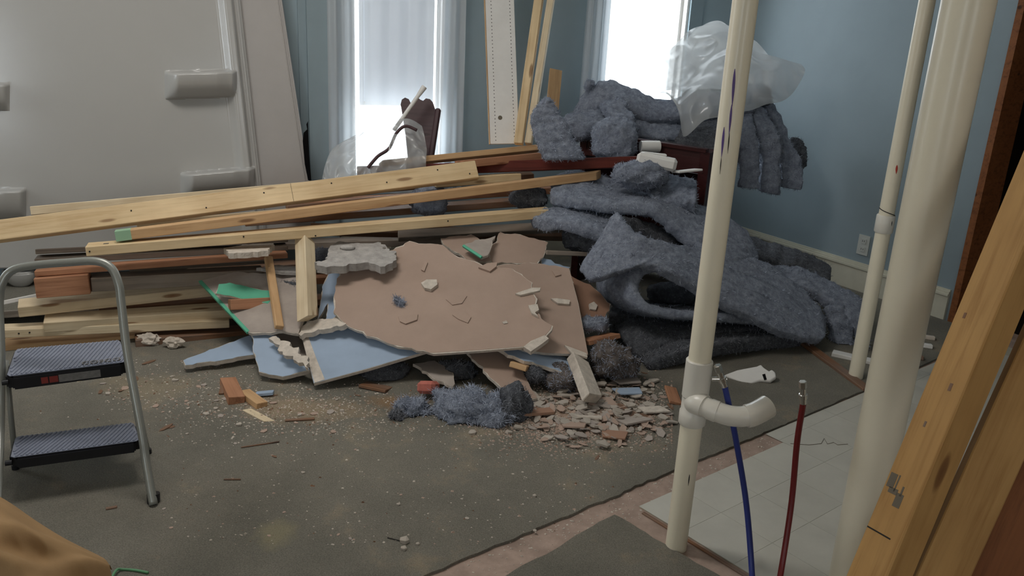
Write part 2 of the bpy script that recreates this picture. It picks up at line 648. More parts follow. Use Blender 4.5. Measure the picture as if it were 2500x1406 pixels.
def _soft(name, label, cat, vs, fs, outs, mat, amp, off, fib, group, rough, parent, flen):
    nv_ = []
    for p, o in zip(vs, outs):
        d = noise.noise((p + off) * 7.0) * amp + noise.noise((p + off) * 22.0) * amp * 0.95 * rough + noise.noise((p + off) * 55.0) * amp * 0.65 * rough
        nv_.append(p + o * d + V((0, 0, min(0, noise.noise((p + off) * 3.1)) * amp)))
    for q in nv_:
        q.z = max(q.z, 0.012)
    o = obj(name, nv_, fs, M[mat], parent, True)
    me = o.data
    bm = bmesh.new()
    bm.from_mesh(me)
    bmesh.ops.recalc_face_normals(bm, faces=bm.faces)
    bm.to_mesh(me)
    bm.free()
    if parent is None:
        tag(o, label, cat, group)
    if fib:
        fibres(o, int(fib * 2.2), flen, 'fuzz_dark' if mat == 'denim_dark' else 'fuzz')
    return o


def fibres(o, count, flen, mat):
    me = o.data
    rnd = random.Random(len(me.vertices) + count)
    ar = [p.area for p in me.polygons]
    idx = rnd.choices(range(len(ar)), weights=ar, k=count)
    vs, fs = [], []
    for i in idx:
        p = me.polygons[i]
        nn = V(p.normal)
        t = nn.orthogonal().normalized()
        t.rotate(Matrix.Rotation(rnd.uniform(0, 6.28), 3, nn))
        L = flen * rnd.uniform(0.4, 1.5)
        w = 0.0009
        s = nn.cross(t)
        b = V(p.center) - nn * 0.002
        q = b + t * L * 0.45 + nn * L * rnd.uniform(0.2, 0.6)
        e = q + t * L * 0.5 + s * L * rnd.uniform(-0.4, 0.4) + nn * L * rnd.uniform(-0.15, 0.35)
        k = len(vs)
        vs += [b - s * w, b + s * w, q + s * w, q - s * w, e]
        fs += [(k, k + 1, k + 2, k + 3), (k + 3, k + 2, k + 4)]
    f = local_part('fibre_fuzz', o, vs, fs, M[mat])
    f['kind'] = 'stuff'


def lump(name, label, cat, c, r, mat='denim', amp=0.02, seed=1, fib=300, group=None, sub=4, tilt=0.0, yaw=0.0, rough=1.0, flen=0.016):
    """c = (px,py,Y) of the centre; r = radii across / deep / high"""
    bm = bmesh.new()
    bmesh.ops.create_icosphere(bm, subdivisions=sub, radius=1.0)
    cc = P(*c)
    R = Matrix.Rotation(yaw, 3, 'Z') @ Matrix.Rotation(tilt, 3, 'Y')
    vs, outs = [], []
    for v_ in bm.verts:
        u = v_.co
        e = V([abs(u[i]) ** 0.8 * (1 if u[i] >= 0 else -1) for i in range(3)])
        p = R @ V((e.x * r[0], e.y * r[1], e.z * r[2]))
        vs.append(cc + p)
        outs.append((R @ u).normalized())
    fs = [tuple(x.index for x in f.verts) for f in bm.faces]
    bm.free()
    off = V((seed * 5.3, seed * 9.1, seed * 2.7))
    vs = [p + o * (noise.noise((p + off) * 4.5) * amp * 1.5) for p, o in zip(vs, outs)]
    return _soft(name, label, cat, vs, fs, outs, mat, amp, off, fib, group, rough, None, flen)


# ---- a loose cloth or film through a grid of points
def patch(grid, nu, nv, crease=0.0, seed=1, cs=5.0, ripple=None):
    rows = [spline([P(*q) if len(q) == 3 and not isinstance(q, V) else V(q) for q in row], nu) for row in grid]
    cols = [spline([r[i] for r in rows], nv) for i in range(nu)]
    vs, fs = [], []
    off = V((seed * 3.7, seed * 1.9, seed * 8.3))
    for j in range(nv):
        for i in range(nu):
            p = cols[i][j].copy()
            if crease:
                q = (p + off) * cs
                rdg = (1 - abs(noise.noise(q)) * 2.2) + 0.5 * (1 - abs(noise.noise(q * 2.3)) * 2.2)
                d = (CAM - p).normalized()
                p += d * rdg * crease + V((0, 0, noise.noise(q * 1.3)) ) * crease * 0.6
            if ripple:
                p += ripple(i / (nu - 1), j / (nv - 1))
            vs.append(p)
    for j in range(nv - 1):
        for i in range(nu - 1):
            a = j * nu + i
            fs.append((a, a + 1, a + nu + 1, a + nu))
    return vs, fs


def text_part(name, txt, size, depth, mat, parent, mt):
    cu = bpy.data.curves.new(name, 'FONT')
    cu.body = txt
    cu.size = size
    cu.extrude = depth
    cu.align_x = 'CENTER'
    cu.align_y = 'CENTER'
    t = bpy.data.objects.new(name, cu)
    COL.objects.link(t)
    dg = bpy.context.evaluated_depsgraph_get()
    me = bpy.data.meshes.new_from_object(t.evaluated_get(dg))
    bpy.data.objects.remove(t)
    me.materials.clear()
    me.materials.append(mat)
    o = bpy.data.objects.new(name, me)
    COL.objects.link(o)
    o.parent = parent
    o.matrix_basis = mt
    return o


# ------------------------------------------------------------------ the room
CEIL = 2.9
CORNER = V((1.4, 5.7, 0))
DB = V((-0.9397, -0.3420, 0))          # along the window wall, away from the corner
NB = V((0.3420, -0.9397, 0))           # its face, into the room
DR = V((0.55, -0.8352, 0)).normalized()  # along the outlet wall, towards us
NR = V((-DR.y * -1, 0, 0))
NR = V((DR.y, -DR.x, 0))               # into the room
UZ = V((0, 0, 1))
END_U = 5.32
LB = CORNER + DB * END_U               # back left corner
REAR = -2.2
RF = CORNER + DR * ((5.7 - REAR) / 0.8352 * 1.0)


def wall(name, o, d, nin, L, H, openings, mat, th=0.16, seg=None):
    us = sorted({0.0, L, *[u for q in openings for u in q[:2]]})
    zs = sorted({0.0, H, *[z for q in openings for z in q[2:]]})
    g = G()
    for i in range(len(us) - 1):
        for j in range(len(zs) - 1):
            cu, cz = (us[i] + us[i + 1]) / 2, (zs[j] + zs[j + 1]) / 2
            if any(q[0] < cu < q[1] and q[2] < cz < q[3] for q in openings):
                continue
            g.box(o + d * us[i] + UZ * zs[j], d * (us[i + 1] - us[i]), -nin * th, UZ * (zs[j + 1] - zs[j]))
    return tag(g.build(name, mat), kind='structure')


def wall_u(px, py, off=0.0):
    """where a sight line meets the window wall: (u, z)"""
    p = onplane(px, py, CORNER + NB * off, NB)
    return (p - CORNER).dot(DB), p.z


def wall_t(px, py):
    p = onplane(px, py, CORNER, NR)
    return (p - CORNER).dot(DR), p.z
WZ0, WZ1 = 0.50, 2.7
win_b = [(1.975, 2.525, WZ0, WZ1), (0.40, 0.965, 0.76, WZ1)]
wall('wall_back', CORNER, DB, NB, END_U, CEIL, win_b, M['teal_back_lit'])
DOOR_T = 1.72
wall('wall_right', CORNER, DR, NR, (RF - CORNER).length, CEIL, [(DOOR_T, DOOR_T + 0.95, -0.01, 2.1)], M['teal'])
DL = V((0, -1, 0)); NL = V((1, 0, 0))
win_l = [(0.30, 0.9, 0.85, 2.2)]
wall('wall_left', LB, DL, NL, LB.y - REAR, CEIL, win_l, M['cream_wall'])
RL = V((LB.x, REAR, 0))
win_r = [(1.2, 2.2, 0.9, 2.2), (5.0, 5.6, 0.9, 2.2)]
wall('wall_rear', RL, V((1, 0, 0)), V((0, 1, 0)), RF.x - RL.x, CEIL, win_r, M['cream_wall'])
rim = [CORNER, LB, RL, RF]
g = G()
g.v = [V((p.x, p.y, -0.05)) + (p - V((1, 2, 0))).normalized() * 0.3 for p in rim] + [V((p.x, p.y, 0.0)) + (p - V((1, 2, 0))).normalized() * 0.3 for p in rim]
g.f = [(4, 5, 6, 7), (3, 2, 1, 0)] + [(i, (i + 1) % 4, 4 + (i + 1) % 4, 4 + i) for i in range(4)]
tag(g.build('floor', M['subfloor']), 'pinkish bare subfloor with glue and plaster dust', kind='structure')
g = G()
g.v = [V((p.x, p.y, CEIL)) + (p - V((1, 2, 0))).normalized() * 0.3 for p in rim] + [V((p.x, p.y, CEIL + 0.08)) + (p - V((1, 2, 0))).normalized() * 0.3 for p in rim]
g.f = [(4, 5, 6, 7), (3, 2, 1, 0)] + [(i, (i + 1) % 4, 4 + (i + 1) % 4, 4 + i) for i in range(4)]
tag(g.build('ceiling', M['ceiling']), kind='structure')
# the small room beyond the right-hand doorway, dark
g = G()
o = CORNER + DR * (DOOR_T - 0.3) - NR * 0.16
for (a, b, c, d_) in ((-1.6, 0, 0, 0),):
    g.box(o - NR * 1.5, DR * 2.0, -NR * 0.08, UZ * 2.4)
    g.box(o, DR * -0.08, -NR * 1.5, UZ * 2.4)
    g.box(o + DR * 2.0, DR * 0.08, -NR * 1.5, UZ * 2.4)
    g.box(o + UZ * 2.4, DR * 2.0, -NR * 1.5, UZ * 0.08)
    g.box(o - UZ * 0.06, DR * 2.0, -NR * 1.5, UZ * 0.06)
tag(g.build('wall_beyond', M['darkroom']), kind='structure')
# raw wood jamb of the doorway
dj = empty('door_1', CORNER + DR * DOOR_T)
tag(dj, 'open doorway with raw brown wood jamb into a dark space', kind='structure')
G().box(CORNER + DR * DOOR_T + NR * 0.012, DR * 0.034, -NR * 0.19, UZ * 2.1).build('jamb', M['jamb'], dj)
G().box(CORNER + DR * (DOOR_T + 0.916) + NR * 0.012, DR * 0.034, -NR * 0.19, UZ * 2.1).build('jamb', M['jamb'], dj)
G().box(CORNER + DR * (DOOR_T + 0.034) + NR * 0.012 + UZ * 2.066, DR * 0.882, -NR * 0.19, UZ * 0.034).build('head_jamb', M['jamb'], dj)


# windows
def window(n, label, o, d, nin, q, mats, casing, rows=2):
    u0, u1, z0, z1 = q
    w = empty(f'window_{n}', o + d * (u0 + u1) / 2 + UZ * z0)
    tag(w, label, kind='structure')
    A = lambda u, z, off: o + d * u + UZ * z + nin * off
    cl, c_r, proud = casing
    bx = lambda nm, ua, ub, za, zb, oa, ob, mt: G().box(A(ua, za, oa), d * (ub - ua), UZ * (zb - za), nin * (ob - oa)).build(nm, mt, w)
    tm, fm = mats
    bx('casing', u0 - c_r, u0 + 0.005, z0 - 0.06, z1 + 0.1, 0.0, proud, tm)
    bx('casing', u1 - 0.005, u1 + cl, z0 - 0.06, z1 + 0.1, 0.0, proud, tm)
    bx('head_casing', u0 + 0.005, u1 - 0.005, z1 - 0.005, z1 + 0.1, 0.0, proud, tm)
    bx('sill', u0 - c_r - 0.02, u1 + cl + 0.02, z0 - 0.03, z0 + 0.005, -0.12, 0.045, tm)
    bx('apron', u0 - c_r, u1 + cl, z0 - 0.12, z0 - 0.06, 0.0, 0.016, tm)
    for (ua, ub) in ((u0, u0 + 0.02), (u1 - 0.02, u1)):
        bx('jamb', ua, ub, z0, z1, -0.155, 0.0, fm)
    zm = 1.68 if z1 > 2.5 else (z0 + z1) / 2
    for k, (za, zb, off) in enumerate(((z0, zm + 0.02, -0.085), (zm - 0.02, z1, -0.125))):
        for (ua, ub) in ((u0 + 0.02, u0 + 0.04), (u1 - 0.04, u1 - 0.02)):
            bx('sash_stile', ua, ub, za, zb, off, off + 0.035, fm)
        bx('sash_rail', u0 + 0.055, u1 - 0.055, za, za + 0.045, off, off + 0.035, fm)
        bx('sash_rail', u0 + 0.055, u1 - 0.055, zb - 0.04, zb, off, off + 0.035, fm)
        bx('pane', u0 + 0.05, u1 - 0.05, za + 0.04, zb - 0.035, off + 0.014, off + 0.018, M['glass'])
    return w


window(1, 'tall narrow window behind a sheer curtain beside the white leaning panel', CORNER, DB, NB, win_b[0], (M['tealtrim'], M['whitepaint']), (0.11, 0.075, 0.022))
window(2, 'tall bright window behind the insulation heap', CORNER, DB, NB, win_b[1], (M['tealtrim'], M['whitepaint']), (0.11, 0.085, 0.022))
window(3, 'wide window in the side wall', LB, DL, NL, win_l[0], (M['whitepaint'], M['whitepaint']), (0.1, 0.1, 0.02))
for i, q in enumerate(win_r):
    window(4 + i, 'window in the rear wall, ' + ('wider' if i == 0 else 'narrower'), RL, V((1, 0, 0)), V((0, 1, 0)), q, (M['whitepaint'], M['whitepaint']), (0.1, 0.1, 0.02))


def wportal(name, o, d, nin, q):
    u0, u1, z0, z1 = q
    c = o + d * (u0 + u1) / 2 + UZ * (z0 + z1) / 2 - nin * 0.18
    z = -nin
    R = Matrix((d, UZ, d.cross(UZ))).transposed()
    if d.cross(UZ).dot(nin) > 0:     # area lamps look down local -Z, which must be into the room
        R = Matrix((-d, UZ, (-d).cross(UZ))).transposed()
    portal(name, c, R.to_euler(), u1 - u0, z1 - z0)


for i, q in enumerate(win_b): wportal('portal_back', CORNER, DB, NB, q)
for q in win_l: wportal('portal_side', LB, DL, NL, q)
for q in win_r: wportal('portal_rear', RL, V((1, 0, 0)), V((0, 1, 0)), q)

# trim on the window wall, left of the first window: two flat teal boards
bx = lambda nm, ua, ub, za, zb, oa, ob, mt, lab=None: tag(G().box(CORNER + DB * ua + UZ * za + NB * oa, DB * (ub - ua), UZ * (zb - za), NB * (ob - oa)).build(nm, mt), lab, kind='structure')
bx('trim_1', 2.60, 2.757, 0, CEIL, 0.001, 0.05, M['tealtrim'], 'flat teal painted board beside the curtained window')
bx('trim_2', 2.757, 2.80, 0, CEIL, 0.001, 0.02, M['tealtrim'], 'narrow teal painted strip in the gap by the flat white panel')


# baseboards: board plus cap moulding
def baseboard(side, o, d, nin, u0, u1, mat):
    e = empty('baseboard_' + side, o + d * (u0 + u1) / 2)
    tag(e, f'old tall painted baseboard along the {side} wall', kind='structure')
    G().box(o + d * u0 + nin * 0.001, d * (u1 - u0), nin * 0.018, UZ * 0.14).build('board', mat, e)
    g = G()
    for (z, a, h) in ((0.14, 0.026, 0.012), (0.152, 0.018, 0.012), (0.164, 0.011, 0.01)):
        g.box(o + d * u0 + nin * 0.001 + UZ * z, d * (u1 - u0), nin * a, UZ * h)
    g.build('cap_moulding', mat, e)


baseboard('right', CORNER, DR, NR, 0.02, DOOR_T - 0.02, M['cream_trim'])
baseboard('back', CORNER, DB, NB, 0.02, 2.59, M['cream_trim'])

# ---- floor coverings
L1a, L1b = F(1060, 1400), F(2110, 957)
DT = (L1b - L1a).normalized(); DT.z = 0
NT = V((-DT.y, DT.x, 0))               # away from us, over the carpet


def cover(name, pts, th, mat, label, rag=0.0, ragged=()):
    p2 = [V((p.x, p.y)) for p in pts]
    ro = rag_outline(p2, rag, 0.03, 5, straight=[i for i in range(len(pts)) if i not in ragged])
    p3 = [V((a.x, a.y, th)) for a in ro]
    vs, ff, of = poly_prism(p3, UZ, th - 0.0005)
    return tag(obj(name, vs, ff + of, mat), label, kind='structure')


a = L1a - DT * 3.2
b = L1a + DT * 2.35
tt = (b - CORNER).dot(DR)
cover('floor_carpet', [a, b, CORNER + DR * 1.95 + NR * 0.02, CORNER + (NR + NB) * 0.02, LB + V((0.03, -0.03, 0)), V((LB.x + 0.02, a.y, 0))], 0.009, M['carpet'],
      'worn grey brown carpet with a cut edge beside the bare strip', 0.0025, (0,))
# second piece of carpet this side of the bare strip
q0, q1, q2 = F(1500, 1262), F(1745, 1406), F(1245, 1406)
e1, e2 = (q1 - q0).normalized(), (q2 - q0).normalized()
cover('floor_carpet', [q0, q0 + e2 * 2.2, q0 + e2 * 2.2 + e1 * 2.6, q0 + e1 * 2.6], 0.009, M['carpet'], 'cut corner of grey carpet at the foot of the thinner drain pipe', 0.002, (0, 3))
# vinyl: square tiles, each its own piece, on a backing sheet
v0, v1, v2 = F(1560, 1238), F(1862, 1072), F(1835, 1406)
d1 = DT
d2 = -NT
fv = empty('floor_vinyl', v0)
tag(fv, 'pale square tiled vinyl floor below the two plastic water lines', kind='structure')
ext1, ext2 = 2.6, 2.2
T = 0.19


def clip_half(poly, p, n):
    out = []
    for i in range(len(poly)):
        a, b = poly[i], poly[(i + 1) % len(poly)]
        da, db = (a - p).dot(n), (b - p).dot(n)
        if da >= 0: out.append(a)
        if da * db < 0: out.append(a + (b - a) * (da / (da - db)))
    return out


edge2 = (v2 - v0).normalized()
n2 = V((edge2.y, -edge2.x, 0)); n2 = n2 if n2.dot(DT) > 0 else -n2
pb = [v0, v0 + d1 * ext1, v0 + d1 * ext1 + d2 * ext2, v0 + d2 * ext2 - d1 * 1.0, v0 - d1 * 1.0]
lim_a, lim_b = L1a - NT * 0.012, v1
def vclip(poly):
    poly = clip_half(poly, v0, n2)
    if len(poly) > 2: poly = clip_half(poly, CORNER + NR * 0.03, NR)
    # far side: first the bare strip, then right up to the carpet
    if len(poly) > 2: poly = clip_half(poly, L1a - NT * 0.006, -NT)
    return poly
cnt = 0
base_poly = None
for i in range(-3, 13):
    for j in range(-2, 11):
        o_ = v0 + d1 * (i * T) + d2 * (j * T) - d2 * 0.02
        g_ = 0.0005
        poly = [o_ + d1 * g_ + d2 * g_, o_ + d1 * (T - g_) + d2 * g_, o_ + d1 * (T - g_) + d2 * (T - g_), o_ + d1 * g_ + d2 * (T - g_)]
        poly = vclip(poly)
        # the bare strip keeps the tiles off the carpet near the thinner pipe
        cc = o_ + d1 * T / 2
        if len(poly) > 2 and (o_ - v1).dot(d1) < -0.10:
            poly = clip_half(poly, v0 + V((0, 0, 0)), d2)
        if len(poly) < 3:
            continue
        vs, ff, of = poly_prism([V((p.x, p.y, 0.004)) for p in poly], UZ, 0.0012)
        obj('tile', vs, ff + of, M['vinyl'], fv)
        cnt += 1
poly = vclip([v0 - d1 * 1.0 - d2 * 0.0, v0 + d1 * ext1, v0 + d1 * ext1 + d2 * ext2, v0 + d2 * ext2 - d1])
vs, ff, of = poly_prism([V((p.x, p.y, 0.0032)) for p in poly], UZ, 0.0027)
obj('backing', vs, ff + of, M['vinyl_base'], fv)
# pencil scribble on the vinyl
s_ = [F(x, y, 0.0045) for x, y in ((1930, 1083), (1975, 1086), (2005, 1083), (2012, 1070), (2020, 1084), (2035, 1080), (2045, 1086), (2070, 1084))]
G().tube(s_, 0.0012, 5).build('pencil_mark', M['ink'], fv)
# thin metal edge along the cut vinyl
board('trim_3', None, None, v0 + edge2 * 0.03 + UZ * 0.0025 - n2 * 0.016, v0 + edge2 * 1.6 + UZ * 0.0025 - n2 * 0.016, 0.012, 0.004, M['pine_brown'], bevel=0.001)
bpy.data.objects['trim_3']['kind'] = 'structure'
bpy.data.objects['trim_3']['label'] = 'thin brown wooden edge strip along the cut vinyl'
for k_ in ('category',):
    if k_ in bpy.data.objects['trim_3']: del bpy.data.objects['trim_3'][k_]

# outlet on the right wall
ot, oz = wall_t(2109, 598)
oc = CORNER + DR * ot + UZ * oz + NR * 0.001
out = G().box(oc - DR * 0.036 - UZ * 0.058, DR * 0.072, UZ * 0.116, NR * 0.006).build('wall_outlet', M['outlet'])
tag(out, 'pale duplex outlet plate low on the teal wall above the baseboard', 'outlet')
for s in (-0.024, 0.024):
    r = G().box(oc - DR * 0.016 + UZ * (s - 0.014) + NR * 0.006, DR * 0.032, UZ * 0.028, NR * 0.004).build('receptacle', M['outlet'], out)
    for x in (-0.007, 0.005):
        G().box(oc + DR * x + UZ * (s - 0.005) + NR * 0.0095, DR * 0.0025, UZ * 0.011, NR * 0.0008).build('slot', M['black'], r)

lamp('added_warm_fill_light', (1.8, -0.6, 2.55), WARM_FILL_W, (1.0, 0.72, 0.42), 0.12)  # warm lamp added behind the camera as front fill, never in view
cl = empty('added_warm_fill', (1.8, -0.6, 2.7))
tag(cl, 'added warm fill lamp, unseen behind the view', 'lamp')
G().tube([V((1.8, -0.6, 2.72)), V((1.8, -0.6, 2.9))], 0.03, 14).build('lamp_holder', M['whitepaint'], cl)

# fill panel added above the heap, out of view, to brighten upward faces
pc = V((-1.2, 2.75, CEIL))
cpl = empty('added_fill_panel', pc - UZ * 0.06)
tag(cpl, 'added flat fill light panel above the debris heap, out of view', 'lamp')
G().box(pc + V((-0.62, -0.32, -0.055)), (1.24, 0, 0), (0, 0.64, 0), (0, 0, 0.053)).build('housing', M['whitepaint'], cpl)
pl_ = bpy.data.lights.new('added_fill_panel_light', 'AREA')
pl_.shape = 'RECTANGLE'; pl_.size, pl_.size_y = 1.18, 0.58
pl_.energy = FILL_PANEL_W; pl_.color = (1.0, 0.955, 0.90)
po = bpy.data.objects.new('added_fill_panel_light', pl_); po.location = pc - UZ * 0.06
COL.objects.link(po)

# ------------------------------------------------------------------ curtains and shade at the first window
def fold(amp, k, ph):
    return lambda x, y: NB * (amp * math.sin(x * k + ph + 0.6 * math.sin(y * 2.0 + ph)) * (0.6 + 0.4 * y))


def wallcloth(name, label, cat, u0, u1, z0, z1, off, amp, k, ph, mat, flare=0.0):
    vs, fs = [], []
    nu, nv = 60, 24
    fn = fold(amp, k, ph)
    for j in range(nv):
        y = j / (nv - 1)
        for i in range(nu):
            x = i / (nu - 1)
            vs.append(CORNER + DB * (u0 + (u1 - u0) * x + flare * y * (x - 0.5)) + UZ * (z1 + (z0 - z1) * y) + NB * off + fn(x, y))
    for j in range(nv - 1):
        for i in range(nu - 1):
            a = j * nu + i
            fs.append((a, a + 1, a + nu + 1, a + nu))
    return tag(obj(name, vs, fs, M[mat], None, True), label, cat)


wallcloth('sheer_curtain', 'white sheer curtain hanging on the side of the curtained window nearer the bath panel', 'curtain', 2.465, 2.645, 0.42, 2.78, 0.075, 0.013, 17, 0.4, 'sheer', 0.02)
wallcloth('sheer_curtain', 'white sheer curtain panel across the middle of the curtained window', 'curtain', 2.05, 2.45, 0.42, 2.78, 0.066, 0.006, 24, 1.1, 'sheer', 0.0)
wallcloth('sheer_curtain', 'white sheer curtain hanging on the side of the curtained window nearer the shelf panel', 'curtain', 1.885, 2.035, 0.42, 2.78, 0.072, 0.012, 16, 1.9, 'sheer', 0.02)
wallcloth('sheer_curtain', 'white sheer curtain at the left edge of the bright window behind the insulation', 'curtain', 0.93, 1.12, 0.42, 2.78, 0.07, 0.014, 24, 0.2, 'sheer', 0.05)
rs = wallcloth('roller_shade', 'white roller shade lowered over most of the curtained window', 'blind', 2.03, 2.462, 0.93, 2.69, -0.045, 0.002, 3, 0.1, 'shade')
zb = CORNER + UZ * 0.925 - NB * 0.045
board('hem_bar', None, None, zb + DB * 2.03, zb + DB * 2.462, 0.022, 0.008, M['whitepaint'], parent=rs, facing=NB)
zb = CORNER + UZ * 2.675 - NB * 0.045
G().tube([zb + DB * 2.02, zb + DB * 2.475], 0.017, 14).build('roller', M['whitepaint'], rs, True)
# ------------------------------------------------------------------ bath wall panels leaning on the window wall
SP0, SP1, SP2 = P(50, 690, 4.0), P(0, 0, 4.12), P(560, 0, 4.48)
SN = (SP1 - SP0).cross(SP2 - SP0).normalized()
if SN.dot(CAM - SP0) < 0: SN = -SN
S = lambda x, y, d=0.0: onplane(x, y, SP0 + SN * d, SN)


def prism_px(pts, th, front=0.0):
    p3 = [S(x, y, front) for x, y in pts]
    return poly_prism(p3, SN, th)


def sst(a, b, x):
    t = max(0.0, min(1.0, (x - a) / (b - a)))
    return t * t * (3 - 2 * t)


def ledge(x, y, x0, x1, yt, hh, d):
    """moulded ledge: crisp top edge, belly fading back into the wall below, rounded free end"""
    t = (y - yt(x)) / hh
    if t < -0.06 or t > 1.0: return 0.0
    top = sst(-0.06, 0.10, t)
    k = math.sqrt(max(0.0, 1 - max(0.0, t) ** 2.2))
    e = sst(x0, x0 + 34, x) * (1 - 0.25 * sst(x1 - 40, x1, x)) * (1 - sst(x1, x1 + 16, x))
    return d * top * k * math.sqrt(e) if e > 0 else 0.0


def xr(y): return 566 + 0.112 * y
SHELVES = [(402, 566, lambda x: 176 - (x - 402) * 0.03, 66, 0.125), (440, 606, lambda x: 424 - (x - 440) * 0.09, 64, 0.125),
           (-70, 6, lambda x: 204.0, 62, 0.075), (-80, 48, lambda x: 468 - (x + 80) * 0.05, 70, 0.08)]


def relief(x, y):
    h = [ledge(x, y, *q) for q in SHELVES]
    k = max(range(4), key=lambda i: h[i])
    r = xr(y)
    rid = 0.042 * sst(r - 40, r - 14, x) * (1 - sst(r - 2, r + 5, x))
    lip = 0.010 * sst(r + 8, r + 11, x) * (1 - sst(r + 15, r + 18, x))
    return max(h[k], rid, lip), (k if h[k] > max(rid, 0.004) else -1)


xs = [-420 + 12 * i for i in range(26)] + [-108 + 4 * i for i in range(47)] + [80 + 12 * i for i in range(26)] + [392 + 3.2 * i for i in range(43)] + [530 + 2.2 * i for i in range(56)]
ys = [-260 + 14 * i for i in range(32)] + [188 - 20 + 2.5 * i for i in range(34)] + [253 + 9 * i for i in range(17)] + [400 + 2.5 * i for i in range(58)] + [545 + 12 * i for i in range(10)]
ys = sorted(set(round(q, 2) for q in ys))
vs, fs, own = [], [], []
NX = len(xs)
for y in ys:
    for x in xs:
        x2 = min(x, xr(y) + 20)
        h, k = relief(x2, y)
        vs.append(S(x2, y, h)); own.append(k)
body, parts_ = [], {}
for j in range(len(ys) - 1):
    for i in range(NX - 1):
        a = j * NX + i
        q = (a, a + NX, a + NX + 1, a + 1)
        ks = [own[t] for t in q]
        if max(ks) >= 0: parts_.setdefault(max(ks), []).append(q)
        else: body.append(q)
# give it a back, so it has thickness
def sub(fl, name, par):
    used = sorted({t for f in fl for t in f}); ix = {t: n for n, t in enumerate(used)}
    return obj(name, [vs[t] for t in used], [tuple(ix[t] for t in f) for f in fl], M['gel'], par, True)
sur = tag(sub(body, 'bath_surround', None), 'glossy white moulded bath surround wall with corner shelves leaning behind the lumber', 'wall panel')
for k in sorted(parts_): sub(parts_[k], 'shelf', sur)
bk, ff, of = prism_px([(-420, -260), (xr(-260) + 18, -260), (xr(0) + 18, 0), (xr(300) + 18, 300), (xr(640) + 18, 640), (120, 655), (-420, 655)], 0.010, -0.004)
obj('backing', bk, ff + of, M['flatpanel'], sur)
# second, flat panel behind its right edge
vs, ff, of = prism_px([(540, -260), (640, -260), (686, 0), (752, 438), (770, 560), (655, 600), (618, 420)], 0.006, -0.03)
o = tag(obj('flat_panel', vs, ff + of, M['flatpanel']), 'flat white panel leaning beside the bath surround, against teal trim', 'wall panel')
sp = [S(x, y, -0.028) for x, y in ((632, -260), (678, 0), (744, 438), (760, 540))]
G().tube(sp, 0.0035, 8).build('edge_bead', M['flatpanel'], o, True)
sp = [S(x, y, -0.026) for x, y in ((640, -260), (686, 0), (752, 438), (770, 560))]
G().tube(sp, 0.006, 8).build('edge_bead', M['flatpanel'], o, True)
# black torn strip in the gap
bt = CORNER + DB * 2.80 + NB * 0.03
pl = [P(x, y, 4.52) for x, y in ((752, 296), (748, 304), (750, 316), (741, 325), (739, 345), (744, 400), (752, 440), (760, 440), (755, 380), (753, 330))]
n_ = (CAM - pl[0]).normalized(); n_.z = 0; n_.normalize()
vs, ff, of = poly_prism(pl, n_, 0.01)
tag(obj('torn_felt_strip', vs, ff + of, M['black']), 'torn black felt strip in the gap between white panel and teal trim', 'felt')
# rounded white bottom of the surround's base, on the floor at far left
c = F(46, 704); c += V((0, 0.02, 0))
bm = bmesh.new(); bmesh.ops.create_uvsphere(bm, u_segments=36, v_segments=20, radius=1)
vs = [c + V((v_.co.x * 0.085, v_.co.y * 0.05, max(0.0, 0.09 + v_.co.z * 0.09))) for v_ in bm.verts]
for q in vs:
    q.z = min(q.z, 0.085)
fs = [tuple(x.index for x in f.verts) for f in bm.faces]; bm.free()
o = tag(obj('wash_basin', vs, fs, M['gel'], None, True), 'small rounded white basin bottom on the floor left of the stacked lumber', 'basin')
G().tube([c + V((0.075 * math.cos(a_), 0.043 * math.sin(a_), 0.087)) for a_ in [i * math.pi / 20 for i in range(41)]], 0.008, 8, False).build('rim', M['gel'], o, True)

# ------------------------------------------------------------------ lumber pile: boards run along the window wall
LUM = 'loose boards of the lumber pile'
def bd(name, label, l, r, w, h, mat, roll=0.0, cat='board', **kw):
    return board(name, label, cat, P(*l), P(*r), w, h, M[mat], roll, group=None, **kw)


def stamp(par, x, y0, y1, zt, L, mat='ink'):
    """flat ink rectangle on the upper wide face of a board"""
    g = G().box((x, y0, zt), (L, 0, 0), (0, y1 - y0, 0), (0, 0, 0.0006))
    return local_part('grade_stamp', par, g.v, g.f, M[mat])


def nails(par, spots, face='y', s=-1, w=0.089, h=0.038):
    for (x, z) in spots:
        g = G()
        if face == 'y':
            g.tube([(x, s * w / 2, z), (x, s * (w / 2 + 0.002), z)], 0.0035, 8)
        else:
            g.tube([(x, z, s * h / 2), (x, z, s * (h / 2 + 0.002))], 0.0035, 8)
        local_part('nail_head', par, g.v, g.f, M['blackink'])


RT = math.radians
upf = V((0.2, -0.62, 0.75))            # wide face looking up and at us
oA = bd('stud', 'longest pale stud on top, wide face outward, its end past the frame at left', (-25, 568, 3.3), (1163, 416, 4.02), 0.089, 0.038, 'pine', facing=V((0.25, -0.78, 0.55)))
nails(oA, [(-0.5, 0.01), (-0.2, -0.02), (0.05, 0.015), (0.35, 0.02), (0.6, -0.01), (0.85, 0.02), (1.0, -0.02)], 'z', 1)
g = G().box((0.17, -0.0445, 0.0188), (0.0015, 0, 0), (0, 0.089, 0), (0, 0, 0.0006)); local_part('pencil_line', oA, g.v, g.f, M['blackink'])
bd('stud', 'pale stud with a pointed end just above the longest one, by the bath surround', (92, 514, 3.55), (900, 440, 4.2), 0.089, 0.038, 'pine_pale', 0.25, cut=(0.05, 0))
bd('stud', 'brown stud at the top of the pile ending beside the standing insulation batt', (930, 402, 4.15), (1318, 362, 4.5), 0.089, 0.03, 'pine_orange', 0.35)
